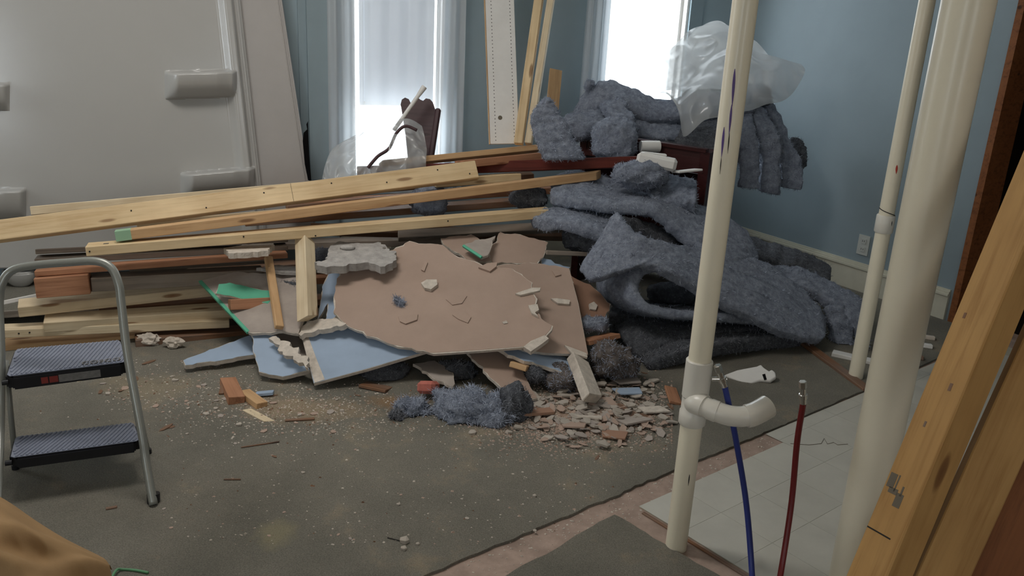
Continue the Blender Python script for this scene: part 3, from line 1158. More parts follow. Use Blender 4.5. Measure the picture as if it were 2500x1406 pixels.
bd('stud', 'reddish stud tucked under the top brown one beside the dark rail', (1120, 402, 4.1), (1330, 380, 4.35), 0.089, 0.038, 'pine_red', 0.2)
bd('furniture_rail', 'long dark red finished rail lying across the pile to the foam pieces', (872, 420, 4.16), (1577, 394, 4.22), 0.055, 0.02, 'mahogany', facing=V((0.1, -0.9, 0.35)))
bd('stud_offcut', 'short stud end poking out right of the longest stud', (1060, 446, 4.05), (1267, 432, 4.2), 0.075, 0.04, 'pine', 0.1)
oH = bd('stud', 'orange stud with a green painted end, rising to the blue batts', (284, 575, 3.35), (1462, 427, 4.18), 0.070, 0.040, 'pine_orange', 0.12, cut=(0, 0.06))
oHL = oH.data
g = G().box((-(P(284, 575, 3.36) - P(1462, 425, 4.18)).length / 2 - 0.0006, -0.0355, -0.0205), (0.06, 0, 0), (0, 0.071, 0), (0, 0, 0.041))
local_part('green_paint', oH, g.v, g.f, M['mint'])
bd('stud', 'thin pale lath with a grey patch lying on the green ended stud', (333, 550, 3.56), (1050, 484, 4.16), 0.06, 0.024, 'pine_pale', 0.3)
bd('stud', 'brown stud in the shade under the longest stud', (700, 512, 3.85), (1150, 466, 4.2), 0.075, 0.038, 'pine_brown', 0.2)
oE = bd('stud', 'yellow stud lying flat above the drywall, small stamp by its blunt end', (213, 609, 3.3), (1340, 518, 3.98), 0.089, 0.040, 'pine', 0.06)
stamp(oE, -0.95, -0.02, 0.0, 0.0202, 0.02)
nails(oE, [(-1.0, 0.0), (-0.4, 0.01), (-0.1, -0.012), (0.5, 0.006)], 'y', -1)
bd('plank', 'greyish brown dusty plank just above the torn drywall paper', (972, 576, 3.92), (1385, 553, 4.1), 0.06, 0.04, 'weathered', 0.6)
bd('plank', 'dark brown plank at the back, ending under the blue batts', (760, 560, 4.0), (1420, 575, 4.2), 0.1, 0.04, 'pine_brown', 0.5)
bd('plank', 'narrow pale grey plank edge left of the curled batt', (1330, 616, 3.8), (1480, 622, 3.9), 0.05, 0.02, 'weathered', 0.2)
bd('plank', 'grey weathered plank behind the blunt stamped stud, upper of two', (90, 614, 3.45), (700, 585, 3.85), 0.09, 0.022, 'weathered', 0.25)
bd('plank', 'grey weathered plank under its twin behind the step stool handle', (88, 634, 3.42), (700, 602, 3.82), 0.1, 0.024, 'weathered', 0.1)
bd('plank', 'pinkish plank running from above the red block to the drywall', (88, 664, 3.33), (700, 620, 3.72), 0.089, 0.024, 'pine_red', 0.1)
oL = bd('post_offcut', 'thick reddish timber block behind the step stool handle', (90, 698, 3.31), (221, 688, 3.38), 0.089, 0.085, 'pine_red', 0.05)
bd('plank', 'grey barn plank continuing right of the red block', (224, 690, 3.4), (640, 668, 3.68), 0.089, 0.06, 'weathered', 0.05)
bd('plank', 'thin dusty black board sloping above the green edged sheet', (315, 654, 3.5), (655, 634, 3.74), 0.07, 0.022, 'weathered', 0.5)
bd('stud', 'pale stud below the red block, running back under the green edged sheet', (46, 752, 3.3), (640, 690, 3.75), 0.095, 0.046, 'pine_pale', -0.08)
bd('stud', 'brown stud in the shadow below that pale one', (240, 742, 3.5), (680, 728, 3.86), 0.089, 0.038, 'pine_brown', 0.05)
bd('stud', 'pale stud with a chipped top edge, second from the floor', (109, 789, 3.30), (640, 752, 3.66), 0.095, 0.046, 'pine_pale', -0.08)
oQ = bd('stud', 'pale stud pair end low at left with a joint line across', (4, 808, 3.255), (560, 784, 3.55), 0.089, 0.036, 'pine_pale', 0.05)
nails(oQ, [(-0.38, 0.0), (-0.34, 0.002)], 'y', -1)
bd('stud', 'orange stud lowest in the stack behind the upper step', (12, 842, 3.285), (560, 800, 3.66), 0.12, 0.04, 'pine_orange', 0.0)
bd('stud', 'dark stained stud on the carpet right of the step stool', (330, 832, 3.38), (640, 806, 3.62), 0.089, 0.038, 'pine_brown', 0.0)
bd('pipe_moulding', 'white rounded moulding strip sticking out left of the lumber', (4, 740, 3.5), (140, 712, 3.62), 0.035, 0.02, 'whitepaint', 0.3)
bd('plank', 'grey painted plank end low at far left beyond the stool', (-30, 770, 3.55), (240, 752, 3.72), 0.14, 0.03, 'weathered', 0.3)
# the inside of the heap, seen through the gaps
for i, (l, r, mt) in enumerate([((620, 742, 3.92), (1250, 700, 4.2), 'pine_brown'), ((600, 690, 4.05), (1280, 650, 4.32), 'pine_red'), ((460, 660, 4.05), (1300, 618, 4.35), 'pine_brown'),
                                ((420, 605, 4.05), (1250, 580, 4.4), 'weathered'), ((600, 540, 4.2), (1300, 490, 4.5), 'pine_brown'), ((700, 500, 4.40), (1350, 462, 4.66), 'pine_red'),
                                ((800, 470, 4.55), (1300, 428, 4.78), 'pine_brown')]):
    lab = ['brown board deep in the heap, lowest behind the tan sheet', 'reddish board deep in the heap behind the tan sheet', 'brown board deep behind the short upright stud',
           'grey board deep behind the white plaster slab', 'brown board showing between the upper studs', 'reddish board at the back under the dark rail', 'brown board at the back under the window'][i]
    bd('plank', lab, l, r, 0.09, 0.035, mt, 0.0)

# short upright pieces standing against the heap
oS = board('stud_offcut', 'short thick pale stud standing on edge before the heap, chamfered top', 'board', P(744, 585, 3.58), P(751, 778, 3.26), 0.062, 0.062, M['pine_pale'], RT(45), cut=(0.03, -0.03))
board('batten', 'thin orange batten standing left of the short pale stud', 'board', P(655, 628, 3.58), P(682, 800, 3.20), 0.034, 0.022, M['pine_orange'], 0.3)
board('wood_block', 'small wood block under the green strip', 'board', P(560, 744, 3.35), P(665, 738, 3.44), 0.06, 0.045, M['pine_red'], 0.3)

# ------------------------------------------------------------------ broken drywall
DW = 'drywall'
pD1 = ((472, 668, 3.58), (600, 808, 3.23), (735, 700, 3.5))
oD1 = sheet('drywall_sheet', 'grey faced drywall sheet with a green paper edge left of the upright stud', DW, pD1, [(472, 668), (512, 660), (640, 668), (735, 660), (760, 720), (728, 815), (690, 808), (648, 812), (607, 812)], 0.013, M['greypaper'], M['gypsum'], seed=3, straight=(8,), rag=0.003)
p0, p1, p2 = (P(*q) for q in pD1); n1 = (p1 - p0).cross(p2 - p0).normalized(); n1 = n1 if n1.dot(CAM - p0) > 0 else -n1
a_, b_ = onplane(473, 669, p0, n1), onplane(606, 810, p0, n1)
board('green_edge', None, None, a_ - n1 * 0.004, b_ - n1 * 0.004, 0.014, 0.013, M['green'], facing=n1, parent=oD1, bevel=0.001)
pst = ((530, 705, 3.40), (720, 745, 3.42), (620, 700, 3.46))
sheet('drywall_strip', 'bright green torn drywall strip lying across the grey sheet', DW, pst, [(526, 716), (534, 694), (560, 690), (640, 708), (722, 722), (722, 752), (655, 742), (560, 722)], 0.011, M['green'], M['gypsum'], seed=5, rag=0.002, facename='green_face', rag_face=0.002)
pl2 = ((447, 882, 3.13), (615, 862, 3.23), (600, 820, 3.36))
sheet('drywall_piece', 'pale blue painted drywall wedge lying flat, leftmost of the blue pieces', DW, pl2, [(447, 880), (500, 860), (560, 836), (612, 818), (622, 866), (540, 880), (452, 892)], 0.018, M['bluepaint'], M['gypsum'], seed=7, rag=0.003, facename='painted_face')
pl3 = ((632, 904, 3.07), (757, 896, 3.10), (612, 812, 3.25))
sheet('drywall_piece', 'pale blue painted drywall piece with a square corner under the crumbled strip', DW, pl3, [(610, 808), (660, 812), (700, 840), (757, 904), (690, 920), (632, 908)], 0.02, M['bluepaint'], M['gypsum'], seed=8, rag=0.003, facename='painted_face')
pl4 = ((640, 815, 3.33), (750, 895, 3.17), (735, 820, 3.34))
sheet('drywall_piece', 'grey backed drywall scrap between the two blue pieces', DW, pl4, [(640, 806), (725, 812), (752, 840), (760, 890), (700, 850)], 0.012, M['greypaper'], M['gypsum'], seed=9, rag=0.004)
pl5 = ((655, 828, 3.17), (752, 896, 3.02), (690, 826, 3.17))
sheet('plaster_strip', 'crumbly white broken strip lying aslant over the blue pieces', DW, pl5, [(655, 826), (674, 820), (712, 846), (750, 880), (752, 898), (722, 880), (690, 858)], 0.02, None, M['gypsum'], seed=10, rag=0.006, step=0.012)
pD5 = ((768, 928, 3.02), (1045, 852, 3.17), (800, 690, 3.57))
sheet('drywall_sheet', 'large light blue painted drywall sheet beneath the tan sheet', DW, pD5, [(737, 824), (790, 800), (800, 740), (775, 780), (786, 700), (806, 655), (840, 652), (1000, 700), (1100, 850), (1040, 858), (900, 900), (766, 936)], 0.014, M['bluepaint'], M['gypsum'], seed=11, straight=(9, 10, 11), rag=0.002, facename='painted_face')
q5 = [P(*q) for q in pD5]; n5 = (q5[1] - q5[0]).cross(q5[2] - q5[0]).normalized(); n5 = n5 if n5.dot(CAM - q5[0]) > 0 else -n5
tp = [onplane(x, y, q5[0] + n5 * 0.0022, n5) for x, y in ((738, 825), (752, 819), (772, 874), (793, 926), (768, 934), (752, 880))]
vs, ff, of = poly_prism(tp, n5, 0.0008)
obj('paper_tape', vs, ff + of, M['gypsum'], bpy.data.objects['drywall_sheet.001'])
pl6 = ((735, 815, 3.22), (830, 790, 3.24), (770, 775, 3.33))
sheet('plaster_strip', 'torn white gypsum lump below the foot of the short upright stud', DW, pl6, [(728, 800), (750, 782), (800, 778), (835, 772), (845, 790), (800, 802), (760, 812), (734, 820)], 0.022, None, M['gypsum'], seed=12, rag=0.006, step=0.012)
pD7 = ((1330, 655, 3.66), (1432, 866, 3.22), (1240, 840, 3.22))
sheet('drywall_sheet', 'tan drywall sheet with a straight right edge behind the big tan one', DW, pD7, [(1180, 652), (1290, 640), (1390, 656), (1412, 740), (1436, 866), (1330, 862), (1225, 845), (1150, 800)], 0.013, M['tan'], M['gypsum'], seed=13, rag=0.003, straight=(2, 3, 4))
pD6 = ((1000, 590, 3.67), (1060, 863, 3.10), (822, 700, 3.42))
oD6 = sheet('drywall_sheet', 'largest torn tan paper drywall sheet in front of the heap', DW, pD6, [(814, 735), (818, 700), (829, 662), (880, 634), (960, 610), (1000, 588), (1080, 598), (1110, 622), (1180, 648), (1250, 655), (1300, 690), (1312, 730), (1300, 752), (1322, 778), (1350, 796), (1330, 826), (1298, 846), (1180, 856), (1058, 864), (960, 842), (850, 797), (814, 762)], 0.013, M['tan'], M['gypsum'], seed=14, rag=0.0035, straight=(16, 17), rag_face=0.004)
pD8 = ((1215, 570, 3.86), (1335, 600, 3.84), (1190, 640, 3.64))
sheet('drywall_piece', 'tan torn drywall piece leaning topmost, right of the green edged corner', DW, pD8, [(1188, 628), (1222, 566), (1270, 572), (1338, 592), (1330, 620), (1312, 648), (1250, 642), (1196, 640)], 0.012, M['tan'], M['gypsum'], seed=15, rag=0.004)
pD9 = ((1080, 580, 3.80), (1150, 577, 3.84), (1170, 645, 3.6))
sheet('drywall_piece', 'narrow tan torn piece with curled white edge left of the green edged corner', DW, pD9, [(1076, 582), (1108, 577), (1150, 572), (1190, 600), (1200, 636), (1160, 640), (1112, 616), (1084, 598)], 0.012, M['tan'], M['gypsum'], seed=16, rag=0.005)
pD9b = ((1130, 600, 3.66), (1200, 585, 3.74), (1180, 630, 3.58))
o = sheet('drywall_piece', 'small grey triangular drywall corner with a dark green edge', DW, pD9b, [(1130, 598), (1160, 586), (1210, 576), (1192, 622), (1176, 628)], 0.012, M['greypaper'], M['gypsum'], seed=17, rag=0.003, straight=(4,))
board('green_edge', None, None, P(1131, 600, 3.655), P(1176, 629, 3.575), 0.012, 0.012, M['green'], facing=V((0, -0.7, 0.6)), parent=o, bevel=0.001)
pD10 = ((1395, 690, 3.72), (1490, 740, 3.66), (1440, 800, 3.48))
sheet('drywall_piece', 'pinkish tan drywall piece partly under the curled batt', DW, pD10, [(1392, 672), (1440, 694), (1492, 742), (1478, 790), (1430, 800), (1412, 790)], 0.012, M['tan_dark'], M['gypsum'], seed=18, rag=0.004)
pD10b = ((1320, 640, 3.75), (1390, 650, 3.78), (1360, 670, 3.7))
sheet('drywall_piece', 'pale blue torn sliver behind the tan sheet with the straight edge', DW, pD10b, [(1318, 628), (1345, 634), (1392, 652), (1380, 680), (1320, 670)], 0.012, M['bluepaint'], M['gypsum'], seed=19, rag=0.005, facename='painted_face')
pD12 = ((1140, 858, 3.22), (1310, 975, 2.98), (1205, 858, 3.25))
sheet('drywall_piece', 'tan drywall strip sloping to the carpet from under the largest sheet', DW, pD12, [(1140, 860), (1200, 852), (1262, 880), (1312, 972), (1270, 984), (1226, 948), (1180, 905)], 0.012, M['tan'], M['gypsum'], seed=20, rag=0.003)
pD13 = ((1220, 852, 3.18), (1405, 912, 3.12), (1350, 862, 3.26))
sheet('drywall_piece', 'pale lilac drywall edge jutting below the tan sheets', DW, pD13, [(1216, 850), (1300, 856), (1380, 872), (1412, 906), (1370, 908), (1300, 884), (1240, 866)], 0.014, M['bluepaint'], M['gypsum'], seed=21, rag=0.004, facename='painted_face')
pD15 = ((1010, 890, 3.2), (1106, 935, 3.05), (1090, 895, 3.2))
sheet('drywall_piece', 'greyish tan strip under the blue sheet beside the red lump', DW, pD15, [(1008, 888), (1060, 880), (1108, 915), (1106, 944), (1070, 930)], 0.012, M['greypaper'], M['gypsum'], seed=22, rag=0.003)
# plaster slab with rounded lumpy outline
pPl = ((775, 640, 3.43), (960, 640, 3.46), (860, 592, 3.64))
o = sheet('plaster_slab', 'lumpy grey white plaster slab lying left of the tan sheets', 'plaster', pPl, [(768, 640), (800, 632), (806, 600), (830, 588), (880, 594), (930, 592), (966, 612), (968, 634), (940, 650), (900, 640), (860, 644), (828, 650), (790, 650)], 0.035, None, M['plaster_grey'], seed=23, rag=0.006, step=0.014)
bv = o.modifiers.new('bevel', 'BEVEL'); bv.width = 0.006; bv.segments = 2; bv.angle_limit = 0.6
p0, p1, p2 = (P(*q) for q in pPl); n3 = (p1 - p0).cross(p2 - p0).normalized(); n3 = n3 if n3.z > 0 else -n3
def ringpart(c, r, t, name, mat, par):
    e = n3.orthogonal().normalized(); f_ = n3.cross(e)
    return G().tube([c + (e * math.cos(a) + f_ * math.sin(a)) * r + n3 * 0.001 for a in [i * math.pi / 10 for i in range(21)]], t, 6, False).build(name, mat, par, True)
cP = onplane(950, 605, p0, n3)
ringpart(cP, 0.008, 0.0012, 'pencil_mark', M['ink'], o); ringpart(onplane(938, 606, p0, n3), 0.006, 0.0012, 'pencil_mark', M['ink'], o)
cc = onplane(848, 604, p0 + n3 * 0.006, n3)
bm = bmesh.new(); bmesh.ops.create_icosphere(bm, subdivisions=2, radius=1)
obj('raised_lump', [cc + V((v_.co.x * 0.035, v_.co.y * 0.022, v_.co.z * 0.012)) for v_ in bm.verts], [tuple(x.index for x in f.verts) for f in bm.faces], M['plaster_grey'], o, True); bm.free()
pl = ((548, 612, 3.42), (665, 606, 3.5), (600, 597, 3.56))
sheet('plaster_slab', 'white ragged plaster chunk under the yellow stud', 'plaster', pl, [(546, 606), (600, 596), (668, 594), (655, 612), (610, 616), (560, 618)], 0.024, None, M['gypsum'], seed=24, rag=0.004, step=0.014)
pl = ((630, 656, 3.56), (730, 660, 3.6), (680, 648, 3.66))
sheet('plaster_slab', 'thin grey plaster shard behind the orange batten', 'plaster', pl, [(626, 654), (680, 646), (735, 652), (728, 666), (680, 662)], 0.014, None, M['plaster_grey'], seed=25, rag=0.005, step=0.014)
# solid white block standing at the front right
o = board('plaster_block', 'thick white broken block sloping to the carpet in front of the tan sheets', 'plaster', P(1410, 880, 3.2), P(1446, 974, 2.96), 0.082, 0.045, M['gypsum'], 0.55, cut=(0.02, -0.035), bevel=0.004)
board('plaster_block', 'pinkish red plaster lump beside the blue insulation tuft', 'plaster', P(1024, 945, 3.0), P(1068, 946, 3.0), 0.06, 0.05, M['redbrick'], 0.4, cut=(0.02, 0.02), bevel=0.012)

# small wood and paper scraps, each a piece of its own
def scrap(name, label, a, b, w, h, mat, roll=0.1, cat='scrap', **kw):
    return board(name, label, cat, a, b, w, h, M[mat], roll, bevel=0.0015, **kw)
scrap('wood_block', 'reddish wood block on the carpet, tallest of the three before the blue sheet', F(556, 930, 0.02), F(578, 978, 0.022), 0.06, 0.032, 'pine_red')
scrap('wood_block', 'tan wood block on the carpet beside the blue painted chip', F(596, 958, 0.02), F(640, 990, 0.018), 0.045, 0.024, 'pine_orange')
scrap('wood_block', 'flat pale wood sliver below the two wood blocks', F(606, 1000, 0.006), F(664, 1030, 0.006), 0.045, 0.008, 'pine_pale', cut=(0.01, 0.03))
scrap('wood_splinter', 'thin brown splinter leaning on the reddish block', F(540, 962, 0.012), F(548, 932, 0.03), 0.02, 0.008, 'pine_brown')
scrap('paint_chip', 'pale blue painted chip behind the tan wood block', F(625, 962, 0.012), F(668, 958, 0.016), 0.05, 0.012, 'bluepaint', 0.25)
scrap('wood_block', 'brown flat wood scrap below the blue sheet', F(885, 938, 0.012), F(950, 952, 0.01), 0.07, 0.012, 'pine_brown', 0.2)
scrap('wood_block', 'orange wood chip beside the sloping tan strip', P(1248, 888, 3.12), P(1288, 900, 3.1), 0.055, 0.022, 'pine_orange', 0.35)
scrap('wood_block', 'orange wood piece left of the folded dark batt', P(1425, 836, 3.35), P(1500, 818, 3.42), 0.1, 0.02, 'pine_red', 0.3)
scrap('wood_splinter', 'pale stick on the carpet under the upper step', F(186, 932, 0.006), F(272, 912, 0.006), 0.022, 0.008, 'pine_pale')
scrap('wood_splinter', 'dark slim splinter on the carpet right of the step stool', F(546, 1170, 0.011), F(588, 1170, 0.011), 0.006, 0.004, 'pine_brown')
scrap('wood_splinter', 'short dark splinter on the carpet near the stool foot', F(258, 1242, 0.011), F(286, 1237, 0.011), 0.011, 0.006, 'pine_brown')
scrap('wood_splinter', 'thin brown splinter amid the sawdust below the wood sliver', F(588, 1092, 0.011), F(682, 1078, 0.011), 0.006, 0.004, 'pine_brown')
scrap('wood_splinter', 'flat brown splinter in the middle of the crumbs', F(696, 1026, 0.012), F(768, 1022, 0.012), 0.016, 0.006, 'pine_brown')
scrap('bent_nail', 'thin dark nail on the open carpet by two white crumbs', F(945, 1312, 0.011), F(985, 1322, 0.011), 0.003, 0.003, 'blackink')
scrap('wood_splinter', 'pinkish tan scrap right of the large insulation tuft', F(1262, 1006, 0.02), F(1345, 1000, 0.02), 0.10, 0.012, 'tan_dark', 0.2)
scrap('wood_block', 'reddish brown chip left of the thinner drain pipe', F(1636, 946, 0.02), F(1650, 985, 0.015), 0.05, 0.012, 'pine_red', 0.2)
for i, (x, y, w, mt, lab) in enumerate([(1535, 958, 0.10, 'bluepaint', 'pale blue chip on the crumbs below the folded dark batt'), (1530, 932, 0.09, 'greypaper', 'greenish grey chip on the crumbs nearest the folded dark batt'),
                                        (1470, 985, 0.09, 'tan', 'tan paper scrap right of the white block tip'), (1440, 1018, 0.07, 'gypsum', 'white gypsum scrap below the white block'),
                                        (1545, 1025, 0.12, 'greypaper', 'grey lilac scrap in the crumbs left of the thinner pipe'), (1400, 1040, 0.10, 'tan', 'curled tan scrap at the front edge of the crumbs'),
                                        (1595, 1000, 0.08, 'gypsum', 'white scrap closest to the thinner pipe'), (1500, 1062, 0.08, 'tan_dark', 'pinkish scrap at the front of the crumbs')]):
    z = 0.022 if i < 2 else 0.016
    a_ = F(x - 30, y + random.uniform(-6, 6), z); b_ = F(x + 30, y + random.uniform(-6, 6), z + 0.006)
    scrap('paper_scrap', lab, a_, b_, w * 0.7, 0.008, mt, random.uniform(-0.25, 0.3), cut=(random.uniform(-0.03, 0.03), random.uniform(-0.03, 0.03)))
# bits lying on the largest tan sheet
p0, p1, p2 = (P(*q) for q in pD6); n6 = (p1 - p0).cross(p2 - p0).normalized(); n6 = n6 if n6.dot(CAM - p0) > 0 else -n6
p07, p17, p27 = (P(*q) for q in pD7); n7 = (p17 - p07).cross(p27 - p07).normalized(); n7 = n7 if n7.dot(CAM - p07) > 0 else -n7
def onsheet(name, label, pts, th, mat, pp=None, nn=None, seed=1, lift=0.002):
    pp = pp or p0; nn = nn or n6
    q = [onplane(x, y, pp + nn * (th + lift), nn) for x, y in pts]
    vs, ff, of = poly_prism(q, nn, th)
    o = tag(obj(name, vs, ff + of, M[mat]), label, 'scrap')
    return o
onsheet('gypsum_chunk', 'pale gypsum chunk on the tan sheet above the insulation wisp', [(1028, 690), (1042, 682), (1066, 682), (1068, 694), (1052, 706), (1036, 702)], 0.016, 'gypsum')
onsheet('paper_scrap', 'small tan paper strip on the upper part of the largest sheet', [(1028, 658), (1038, 638), (1044, 640), (1036, 662)], 0.006, 'tan')
onsheet('paper_scrap', 'curled tan flake on the left lower part of the largest sheet', [(972, 772), (1020, 766), (1018, 780), (990, 790), (976, 784)], 0.006, 'tan')
onsheet('paper_scrap', 'flat tan flake at the centre of the largest sheet', [(1088, 730), (1102, 718), (1140, 722), (1128, 740), (1104, 744)], 0.003, 'tan')
onsheet('paper_scrap', 'tan flake below centre of the largest sheet', [(1104, 768), (1128, 756), (1150, 774), (1142, 788), (1118, 778)], 0.004, 'tan')
onsheet('paper_scrap', 'long pale curl at the torn right side of the largest sheet', [(1258, 716), (1300, 702), (1320, 702), (1318, 709), (1270, 720)], 0.010, 'gypsum')
onsheet('paper_scrap', 'small pale fleck near the lower right of the largest sheet', [(1226, 786), (1236, 782), (1240, 788), (1230, 790)], 0.003, 'gypsum')
onsheet('paper_scrap', 'pale torn curl hanging on the ragged right edge', [(1290, 745), (1312, 742), (1316, 756), (1306, 762), (1314, 772), (1298, 764)], 0.012, 'gypsum')
onsheet('gypsum_chunk', 'pale gypsum chunk at the lower right corner of the largest sheet', [(1278, 846), (1296, 832), (1330, 818), (1340, 826), (1322, 840), (1296, 858)], 0.022, 'gypsum')
onsheet('paper_scrap', 'tan paper curl across the top right of the largest sheet', [(1168, 652), (1190, 642), (1214, 640), (1212, 650), (1196, 662)], 0.010, 'tan')
onsheet('paper_scrap', 'light stick of paper on the straight edged tan sheet', [(1345, 728), (1360, 728), (1392, 732), (1390, 742), (1362, 740)], 0.010, 'gypsum', p07, n7)
onsheet('paper_scrap', 'small torn curl near the top of the straight edged tan sheet', [(1348, 660), (1366, 662), (1370, 670), (1356, 674)], 0.006, 'tan', p07, n7)
onsheet('paper_scrap', 'torn flap at the bottom corner of the straight edged tan sheet', [(1378, 842), (1400, 850), (1432, 862), (1434, 872), (1396, 862)], 0.012, 'gypsum', p07, n7)
q10 = [P(*q) for q in pD10]; n10 = (q10[1] - q10[0]).cross(q10[2] - q10[0]).normalized(); n10 = n10 if n10.dot(CAM - q10[0]) > 0 else -n10
onsheet('gypsum_chunk', 'round white gypsum bit on the pinkish tan piece', [(1438, 742), (1450, 736), (1459, 745), (1455, 756), (1440, 754)], 0.008, 'gypsum', q10[0], n10)
# ------------------------------------------------------------------ dark furniture carcass under the batts
fc = empty('furniture_carcass', V((P(1725, 400, 4.3).x, 4.4, 0)))
tag(fc, 'dark mahogany furniture carcass half buried under the blue insulation heap', 'furniture')
ra, rb = P(1428, 352, 4.62), P(1724, 398, 4.28)
board('front_rail', None, None, ra, rb, 0.115, 0.03, M['mahogany_dark'], facing=V((-0.1, -1, 0.1)), parent=fc)
tr = V((0, 0, 0.062))
board('top_rail', None, None, ra + tr, rb + tr, 0.05, 0.02, M['mahogany_dark'], parent=fc)
dl = (rb - ra); dl.z = 0; dl.normalize()
dn = V((-dl.y, dl.x, 0))
zt = rb.z + 0.055
G().box(V((rb.x, rb.y, 0.0)) - dl * 0.03 - dn * 0.02, dl * 0.05, dn * 0.5, UZ * zt).build('side_panel', M['mahogany_dark'], fc)
G().box(V((ra.x, ra.y, 0.0)) - dl * 0.02 - dn * 0.02, dl * 0.04, dn * 0.5, UZ * (ra.z + 0.04)).build('side_panel', M['mahogany_dark'], fc)
G().box(V((ra.x, ra.y, 0.1)) + dn * 0.46, (rb - ra) * 1.0, dn * 0.015, UZ * 0.55).build('back_panel', M['mahogany_dark'], fc)
# foam pieces and a roll lying on it
board('foam_block', 'white foam slab with a rounded end on the dark furniture', 'foam', P(1556, 384, 4.1), P(1652, 404, 4.06), 0.13, 0.06, M['whitepaint'], 0.1, bevel=0.014)
board('foam_block', 'thin white foam strip stacked on the rounded slab', 'foam', P(1570, 374, 4.1), P(1626, 380, 4.1), 0.05, 0.016, M['whitepaint'], 0.1, bevel=0.004)
board('foam_block', 'flat white square of foam right of the rounded slab', 'foam', P(1648, 420, 4.02), P(1706, 414, 4.06), 0.08, 0.01, M['whitepaint'], 0.15)
tc = P(1588, 344, 4.38)
o = tag(G().tube([tc - V((0.05, 0.01, 0.03)), tc + V((0.05, 0.01, -0.028))], 0.03, 20).build('tape_roll', M['whitepaint'], None), 'short white roll lying on the dark rail behind the foam', 'roll')
autosmooth(o)

# ------------------------------------------------------------------ recycled denim insulation, every batt a thing
IN = 'insulation'
DN = ' denim insulation'
batt('insulation_batt', 'torn blue insulation batt standing on end left of the heap', IN, [(1332, 240, 4.1), (1298, 280, 4.1), (1306, 330, 4.08), (1328, 392, 4.06)], [(1345, 242, 4.1), (1366, 275, 4.1), (1396, 325, 4.08), (1436, 390, 4.06)], 0.09, amp=0.014, seed=1, fib=700)
lump('insulation_batt', 'bulging pale blue batt hanging over the dark rail', IN, (1496, 342, 4.38), (0.115, 0.10, 0.12), amp=0.02, seed=2, fib=600)
batt('insulation_batt', 'uppermost long sagging batt across the insulation heap', IN, [(1388, 268, 4.86), (1436, 212, 4.86), (1492, 190, 4.84), (1545, 212, 4.82), (1605, 232, 4.80), (1690, 226, 4.80), (1770, 216, 4.80), (1845, 222, 4.80)],
     [(1392, 300, 4.74), (1440, 262, 4.72), (1496, 246, 4.70), (1548, 268, 4.69), (1612, 288, 4.69), (1690, 282, 4.69), (1770, 270, 4.70), (1850, 266, 4.72)], 0.15, amp=0.014, seed=3, fib=1000)
batt('insulation_batt', 'second sagging batt directly under the uppermost one', IN, [(1450, 268, 4.74), (1540, 284, 4.72), (1610, 299, 4.72), (1700, 292, 4.74), (1760, 282, 4.76)], [(1452, 296, 4.66), (1535, 322, 4.64), (1608, 338, 4.64), (1700, 332, 4.66), (1760, 318, 4.7)], 0.12, amp=0.012, seed=4, fib=700)
batt('insulation_batt', 'third sagging batt of the stack, just above the white roll', IN, [(1490, 316, 4.70), (1560, 334, 4.68), (1620, 347, 4.68), (1710, 340, 4.70)], [(1492, 340, 4.62), (1556, 358, 4.60), (1620, 372, 4.60), (1710, 366, 4.62)], 0.12, amp=0.012, seed=5, fib=500)
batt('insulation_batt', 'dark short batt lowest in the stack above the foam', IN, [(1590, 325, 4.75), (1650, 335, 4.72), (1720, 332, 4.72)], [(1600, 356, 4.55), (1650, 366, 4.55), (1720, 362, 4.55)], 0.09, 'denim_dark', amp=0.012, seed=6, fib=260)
batt('insulation_batt', 'crumpled batt end at the upper left of the heap by the curtain', IN, [(1378, 280, 4.75), (1440, 258, 4.75), (1512, 262, 4.74)], [(1378, 300, 4.58), (1440, 300, 4.56), (1508, 305, 4.55)], 0.08, amp=0.018, seed=7, fib=420)
lump('insulation_tuft', 'ragged upright wisp at the peak of the heap by the curtain', IN, (1440, 212, 4.82), (0.035, 0.03, 0.05), amp=0.03, seed=8, fib=220, sub=3)
lump('insulation_batt', 'lower left batt of the heap behind the standing one', IN, (1430, 312, 4.62), (0.14, 0.09, 0.07), amp=0.022, seed=9, fib=380)
batt('insulation_batt', 'twisted batt flap hanging down the middle of the heap', IN, [(1466, 242, 4.66), (1490, 275, 4.55), (1512, 318, 4.5)], [(1520, 236, 4.66), (1545, 272, 4.55), (1556, 312, 4.5)], 0.07, amp=0.018, seed=10, fib=380)
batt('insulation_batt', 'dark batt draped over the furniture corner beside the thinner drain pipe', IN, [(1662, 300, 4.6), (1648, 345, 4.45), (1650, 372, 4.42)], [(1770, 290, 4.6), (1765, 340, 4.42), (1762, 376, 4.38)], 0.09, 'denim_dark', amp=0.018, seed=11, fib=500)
FG = [('leftmost hanging batt end right of the thinner drain pipe', [(1788, 262, 4.78), (1800, 320, 4.66), (1806, 390, 4.62), (1808, 458, 4.6)], [(1832, 260, 4.78), (1848, 320, 4.66), (1856, 390, 4.62), (1857, 462, 4.6)], 12),
      ('second hanging batt end right of the thinner drain pipe', [(1822, 250, 4.82), (1846, 310, 4.72), (1858, 380, 4.68), (1858, 466, 4.66)], [(1868, 262, 4.82), (1896, 315, 4.72), (1907, 380, 4.68), (1906, 474, 4.66)], 13),
      ('third hanging batt end, nearest the teal outlet wall', [(1866, 240, 4.9), (1888, 320, 4.82), (1904, 380, 4.76), (1908, 455, 4.74)], [(1886, 246, 4.9), (1930, 330, 4.82), (1958, 390, 4.76), (1962, 462, 4.74)], 14)]
for lab, a_, b_, s_ in FG:
    batt('insulation_batt', lab, IN, a_, b_, 0.085, amp=0.013, seed=s_, fib=600)
lump('insulation_batt', 'dark rounded top of the heap right of the plastic', IN, (1838, 236, 4.9), (0.10, 0.12, 0.06), 'denim_dark', amp=0.022, seed=15, fib=300)
